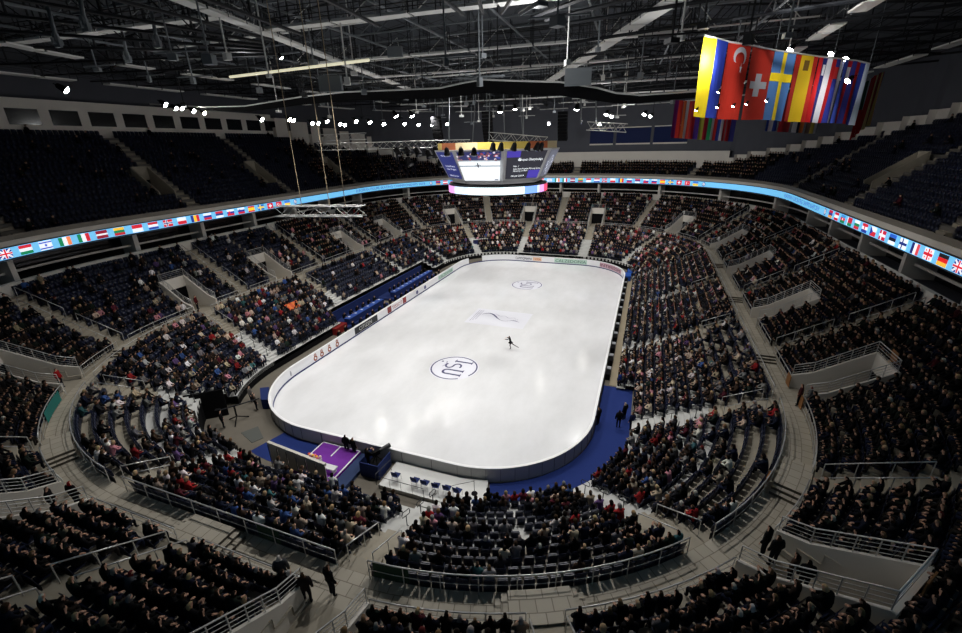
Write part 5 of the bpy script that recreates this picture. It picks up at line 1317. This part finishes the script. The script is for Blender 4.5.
# right side: low photographers' desks between boards and matting
for k in range(13):
    u = 48.2+k*3.05; t = thing('photo_desk', 'low black desk with pale top along the right boards, %s from the near end' % ordn(k+1), 'desk', W(u, .44, 0), heading(u))
    g = MB(); g.box((0, 0, .32), (1.7, .42, .64)); g.obj('body', [M_BLACK], t); g = MB(); g.box((.55, 0, .67), (.6, .4, .05)); g.obj('top', [mat('desk_grey', (150, 152, 156), .6)], t)
# tunnel entrances in the far right and left corners
for u, nm in ((96.5, 'far right rink corner'), (139.8, 'far left rink corner')):
    t = thing('tunnel_portal', 'dark blue tunnel portal with white frame at the '+nm, 'portal', W(u, 6.2, 0), heading(u))
    g = MB(); g.box((0, 0, 1.6), (3.0, .2, 3.2)); g.obj('panel', [mat('portal_navy', (34, 40, 86), .7)], t)
    g = MB(); g.box((0, .12, 3.3), (3.4, .16, .2)); g.box((-1.6, .12, 1.6), (.16, .16, 3.3)); g.box((1.6, .12, 1.6), (.16, .16, 3.3)); g.obj('frame', [M_LTGREY], t)
for k, (x, y) in enumerate(((627, 277), (631, 273))): slab('blue_box', 'bright blue box by the far right boards, %s from near' % ORD[k], 'box', [tuple(Vector(at_z(x, y, .4)[:2])+Vector(q)) for q in ((-.6, -1.2), (.6, -1.2), (.6, 1.2), (-.6, 1.2))], 0, .9, mat('box_blue', (36, 84, 170), .6))
# black media riser and equipment in the near left corner
slab('side_drape', 'black drape closing the end of the stand by the near left rink corner', 'drape', ringquad(216.55, 216.8, 3.6, 7.4)[::-1], 0, 2.6, M_BLACK)
tp = thing('camera_crane', 'dark camera crane base with folded arms by the near left rink corner', 'camera crane', at_z(238, 421, 0), .6)
g = MB(); 
for a in (30, 150, 270): g.tube([(0, 0, .5), (.9*math.cos(math.radians(a)), .9*math.sin(math.radians(a)), .02)], .05, 5)
g.obj('base_legs', [M_BLACK], tp); g = MB(); g.tube([(0, 0, .5), (0, 0, 1.5)], .07, 6); g.obj('column', [M_BLACK], tp); g = MB(); g.tube([(-1.2, 0, 1.3), (2.0, .3, 1.75)], .06, 6); g.obj('arm', [M_DKSTEEL], tp); g = MB(); g.box((-1.3, 0, 1.25), (.4, .35, .35)); g.obj('counterweight', [M_BLACK], tp)
slab('case', 'blue draped crate beside the left end of the near left boards', 'case', [tuple(at_z(x, y, 0)[:2]) for x, y in ((262, 397), (271, 396), (270, 409), (263, 409))][::-1], 0, 1.0, M_BLUE)
# orange banner over the left stand
b0 = W(193.5, 7.2, 3.0); o = thing('fabric_banner', 'orange and red fabric banner draped over seats in the left stand', 'banner', b0, heading(193.5))
g = MB(); 
for k in range(6): g.poly([(-1.0+.34*k, .1*math.sin(k), .55), (-1.0+.34*(k+1), .1*math.sin(k+1), .55), (-1.0+.34*(k+1), -.8+.1*math.sin(k+1), 1.15), (-1.0+.34*k, -.8+.1*math.sin(k), 1.15)], k % 2)
g.obj('cloth', [mat('cloth_orange', (226, 120, 60), .8), mat('cloth_rust', (206, 90, 60), .8)], o)
# cloth banners on the walkway railings
def rail_banner(label, u0, u1, d, z, m, h=.8):
    p = MB(); S = usamples(u0, u1, .6); o_ = W(u0, d, z)
    for a, b in zip(S[:-1], S[1:]): p.poly([W(a, d, z)-o_, W(b, d, z)-o_, W(b, d, z+h)-o_, W(a, d, z+h)-o_])
    o = p.obj('rail_banner', [m], None, label=label, cat='banner'); o.location = o_
rail_banner('teal banner on the railing of the far left edge block', 218.8, 222.0, 13.24, 5.15, mat('banner_teal', (40, 120, 112), .8)); rail_banner('dark green banner on the walkway railing left of near centre block', 8.2, 9.8, 11.76, 5.15, mat('banner_green', (34, 60, 44), .8)); rail_banner('dark green banner at the left end of the purple platform block railing', 2.0, 3.3, 11.76, 5.15, mat('banner_green', (34, 60, 44), .8))
for u, d, lab in ((38.5, 13.22, 'wooden panel on the railing, near side of the right walkway pit'), (41.5, 13.22, 'wooden panel on the railing, far side of the right walkway pit'), (40.0, 17.9, 'wooden panel at the back of the right walkway pit'), (24.3, 17.9, 'wooden panel at the back of the bottom right pit'), (29.0, 11.72, 'wooden panel on the railing end of near right corner block')):
    o = W(u, d, 5.1 if d < 17 else zb-.1); p = MB(); p.box((0, 0, .45), (.75, .05, .85)); q = p.obj('wooden_panel', [M_DOOR], None, label=lab, cat='panel'); q.location = o; q.rotation_euler = (0, 0, heading(u))
person(W(200.5, 14.7, 5.0), heading(200.5)+.5, 'attendant in dark red standing in the left stair pit', 'stand', (84, 30, 34))
# the skater
b_, c_, h_ = build_pose('figure_skate', SKATE, 1)
sk = link('person', b_, None, 'figure skater in black dress gliding on one leg at centre ice', 'person'); sk.location = at_z(510.5, 349.5, .03); sk.rotation_euler = (0, 0, math.radians(84)); sk.color = (*lin((58, 48, 46)), 1)
c = link('dress', c_, sk); c.color = (*lin((12, 12, 15)), 1); h = link('hair', h_, sk); h.color = (*lin((24, 18, 14)), 1)
g = MB(); g.lathe([(.11, 1.06), (.2, .95), (.27, .84), (.24, .85), (.1, 1.0)], (0, -.01, 0), 14); s_ = g.obj('skirt', [M_OBJ], sk); s_.color = (*lin((12, 12, 15)), 1)
for nm, p in (('R', (.07, .05, .035)), ('L', (-.14, -.98, .5))):
    g = MB(); g.box((0, 0, 0), (.012, .28, .04)); q = g.obj('skate_blade', [M_STEEL], sk); q.location = p
    if nm == 'L': q.rotation_euler = (.4, 0, 0)
# standing people
def stand_px(label, x, y, z, face, pose='stand', coat=(18, 18, 20), hair=(30, 24, 20)):
    p = at_z(x, y, z); person(p, face, label, pose, coat, hair)
F = lambda x, y, z: math.atan2(-at_z(x, y, z).y, -at_z(x, y, z).x)-PI/2
for lab, x, y, z, coat in (('steward in red jacket standing on the left walkway', 63, 388, 5.0, (150, 24, 28)), ('person in black standing in the bottom right pit, nearest the walkway', 762, 556, 5.0, (18, 18, 20)), ('person in charcoal standing in the bottom right pit beside another', 771, 566, 5.0, (30, 30, 32)), ('person in brown standing deeper in the bottom right pit', 788, 584, 5.0, (62, 46, 38)), ('person in black at the back of the bottom right pit', 800, 592, 5.0, (20, 20, 22)),
    ('person with backpack in grey standing by the bottom left-centre pit', 286, 586, 5.0, (70, 70, 72)), ('person in black standing in the bottom left-centre pit', 296, 601, 5.0, (22, 22, 24)), ('person in dark coat deepest in the bottom left-centre pit', 309, 604, 5.0, (34, 28, 28)), ('person in black hood at the walkway left of the bottom centre', 333, 596, 5.0, (16, 16, 18)), ('person in red hat and dark coat in the bottom left corner pit', 80, 508, 5.0, (30, 20, 22)), ('person in black in the bottom left corner pit', 58, 514, 5.0, (18, 18, 20)),
    ('person in dark red by the right walkway pit', 797, 406, 5.0, (70, 34, 36)), ('person in grey vest by the right walkway pit', 806, 408, 5.0, (120, 120, 120)), 
    ('person in blue standing on the near end of the right matting', 619.5, 388, 0.0, (40, 66, 140)), ('person in pink and black standing at the end of the right matting', 631, 388, 0.02, (150, 80, 90)), ('photographer in black standing on the blue carpet by the boards', 598, 425, .02, (20, 20, 24)), ('person in black on the blue carpet, left of a group of three', 618, 428, .02, (16, 16, 18)), ('person in black on the blue carpet, middle of a group of three', 624, 420, .02, (20, 20, 24)), ('person in navy on the blue carpet, right of a group of three', 631, 430, .02, (24, 30, 60)),
    ('technician in black standing by the camera crane', 224, 428, 0.0, (18, 18, 20)), ('technician in brown standing beside the near left boards', 257, 410, 0.0, (60, 50, 44)), ('technician in grey near the blue crate', 252, 402, 0.0, (96, 92, 88))):
    stand_px(lab, x, y, z, F(x, y, z)+random.uniform(-.6, .6), 'stand', coat, (150, 30, 34) if 'red hat' in lab else pick(HAIRS)[0])

# ------------------------------------------------------------------ lights (sports lamps over the ice, plus added fill lights)
def spot(loc, tgt, power, ang, blend=1.0, rad=.3, col=(1, .985, .965)):
    l = D2.lights.new('sports_or_fill_lamp', 'SPOT'); l.energy = power; l.spot_size = math.radians(ang); l.spot_blend = blend; l.shadow_soft_size = rad; l.color = col
    o = D2.objects.new('sports_or_fill_lamp', l); COL.objects.link(o); o.location = loc
    o.rotation_euler = (Vector(tgt)-Vector(loc)).to_track_quat('-Z', 'Y').to_euler(); return o
for x in (-13, 0, 13):
    for y in (-26, -9, 9, 26): spot((x, y, 26), (x*1.12 if x <= 0 else 9, y*1.04, 0), (8800 if abs(x)+abs(y) > 20 else 5200)*(.93 if y < -20 else 1), 122)
for x, t in ((-14, -20), (0, 0), (14, 20)): spot((x, 12, 25.5), (t, 50, 9), 7000, 90, .9)  # extra spots added to brighten the far stands
for x, y, z in ((-14, -22, 27), (10, -24, 27), (20, -18, 26.5), (-6, 4, 26.5), (10, 12, 26.5)):
    l = D2.lights.new('roof_fill', 'POINT'); l.energy = 420 if x > -10 else 200; l.shadow_soft_size = .15; o = D2.objects.new('roof_fill', l); COL.objects.link(o); o.location = (x, y, z)  # added point fills that lift the roof steel, no fixtures there
for px, d in ((735, 20), (800, 22)):  # added unseen lamps, there to brighten the flags
    p = at_depth(px, -70, d); q = at_depth(px+35, 80, 30); spotlight('added unseen lamp above the frame aimed at the large flags, %s' % ('left one' if px < 760 else 'right one'), p, q, .6); spot(p+(q-p).normalized()*.5, q, 1500 if px < 760 else 4600, 60, .8)
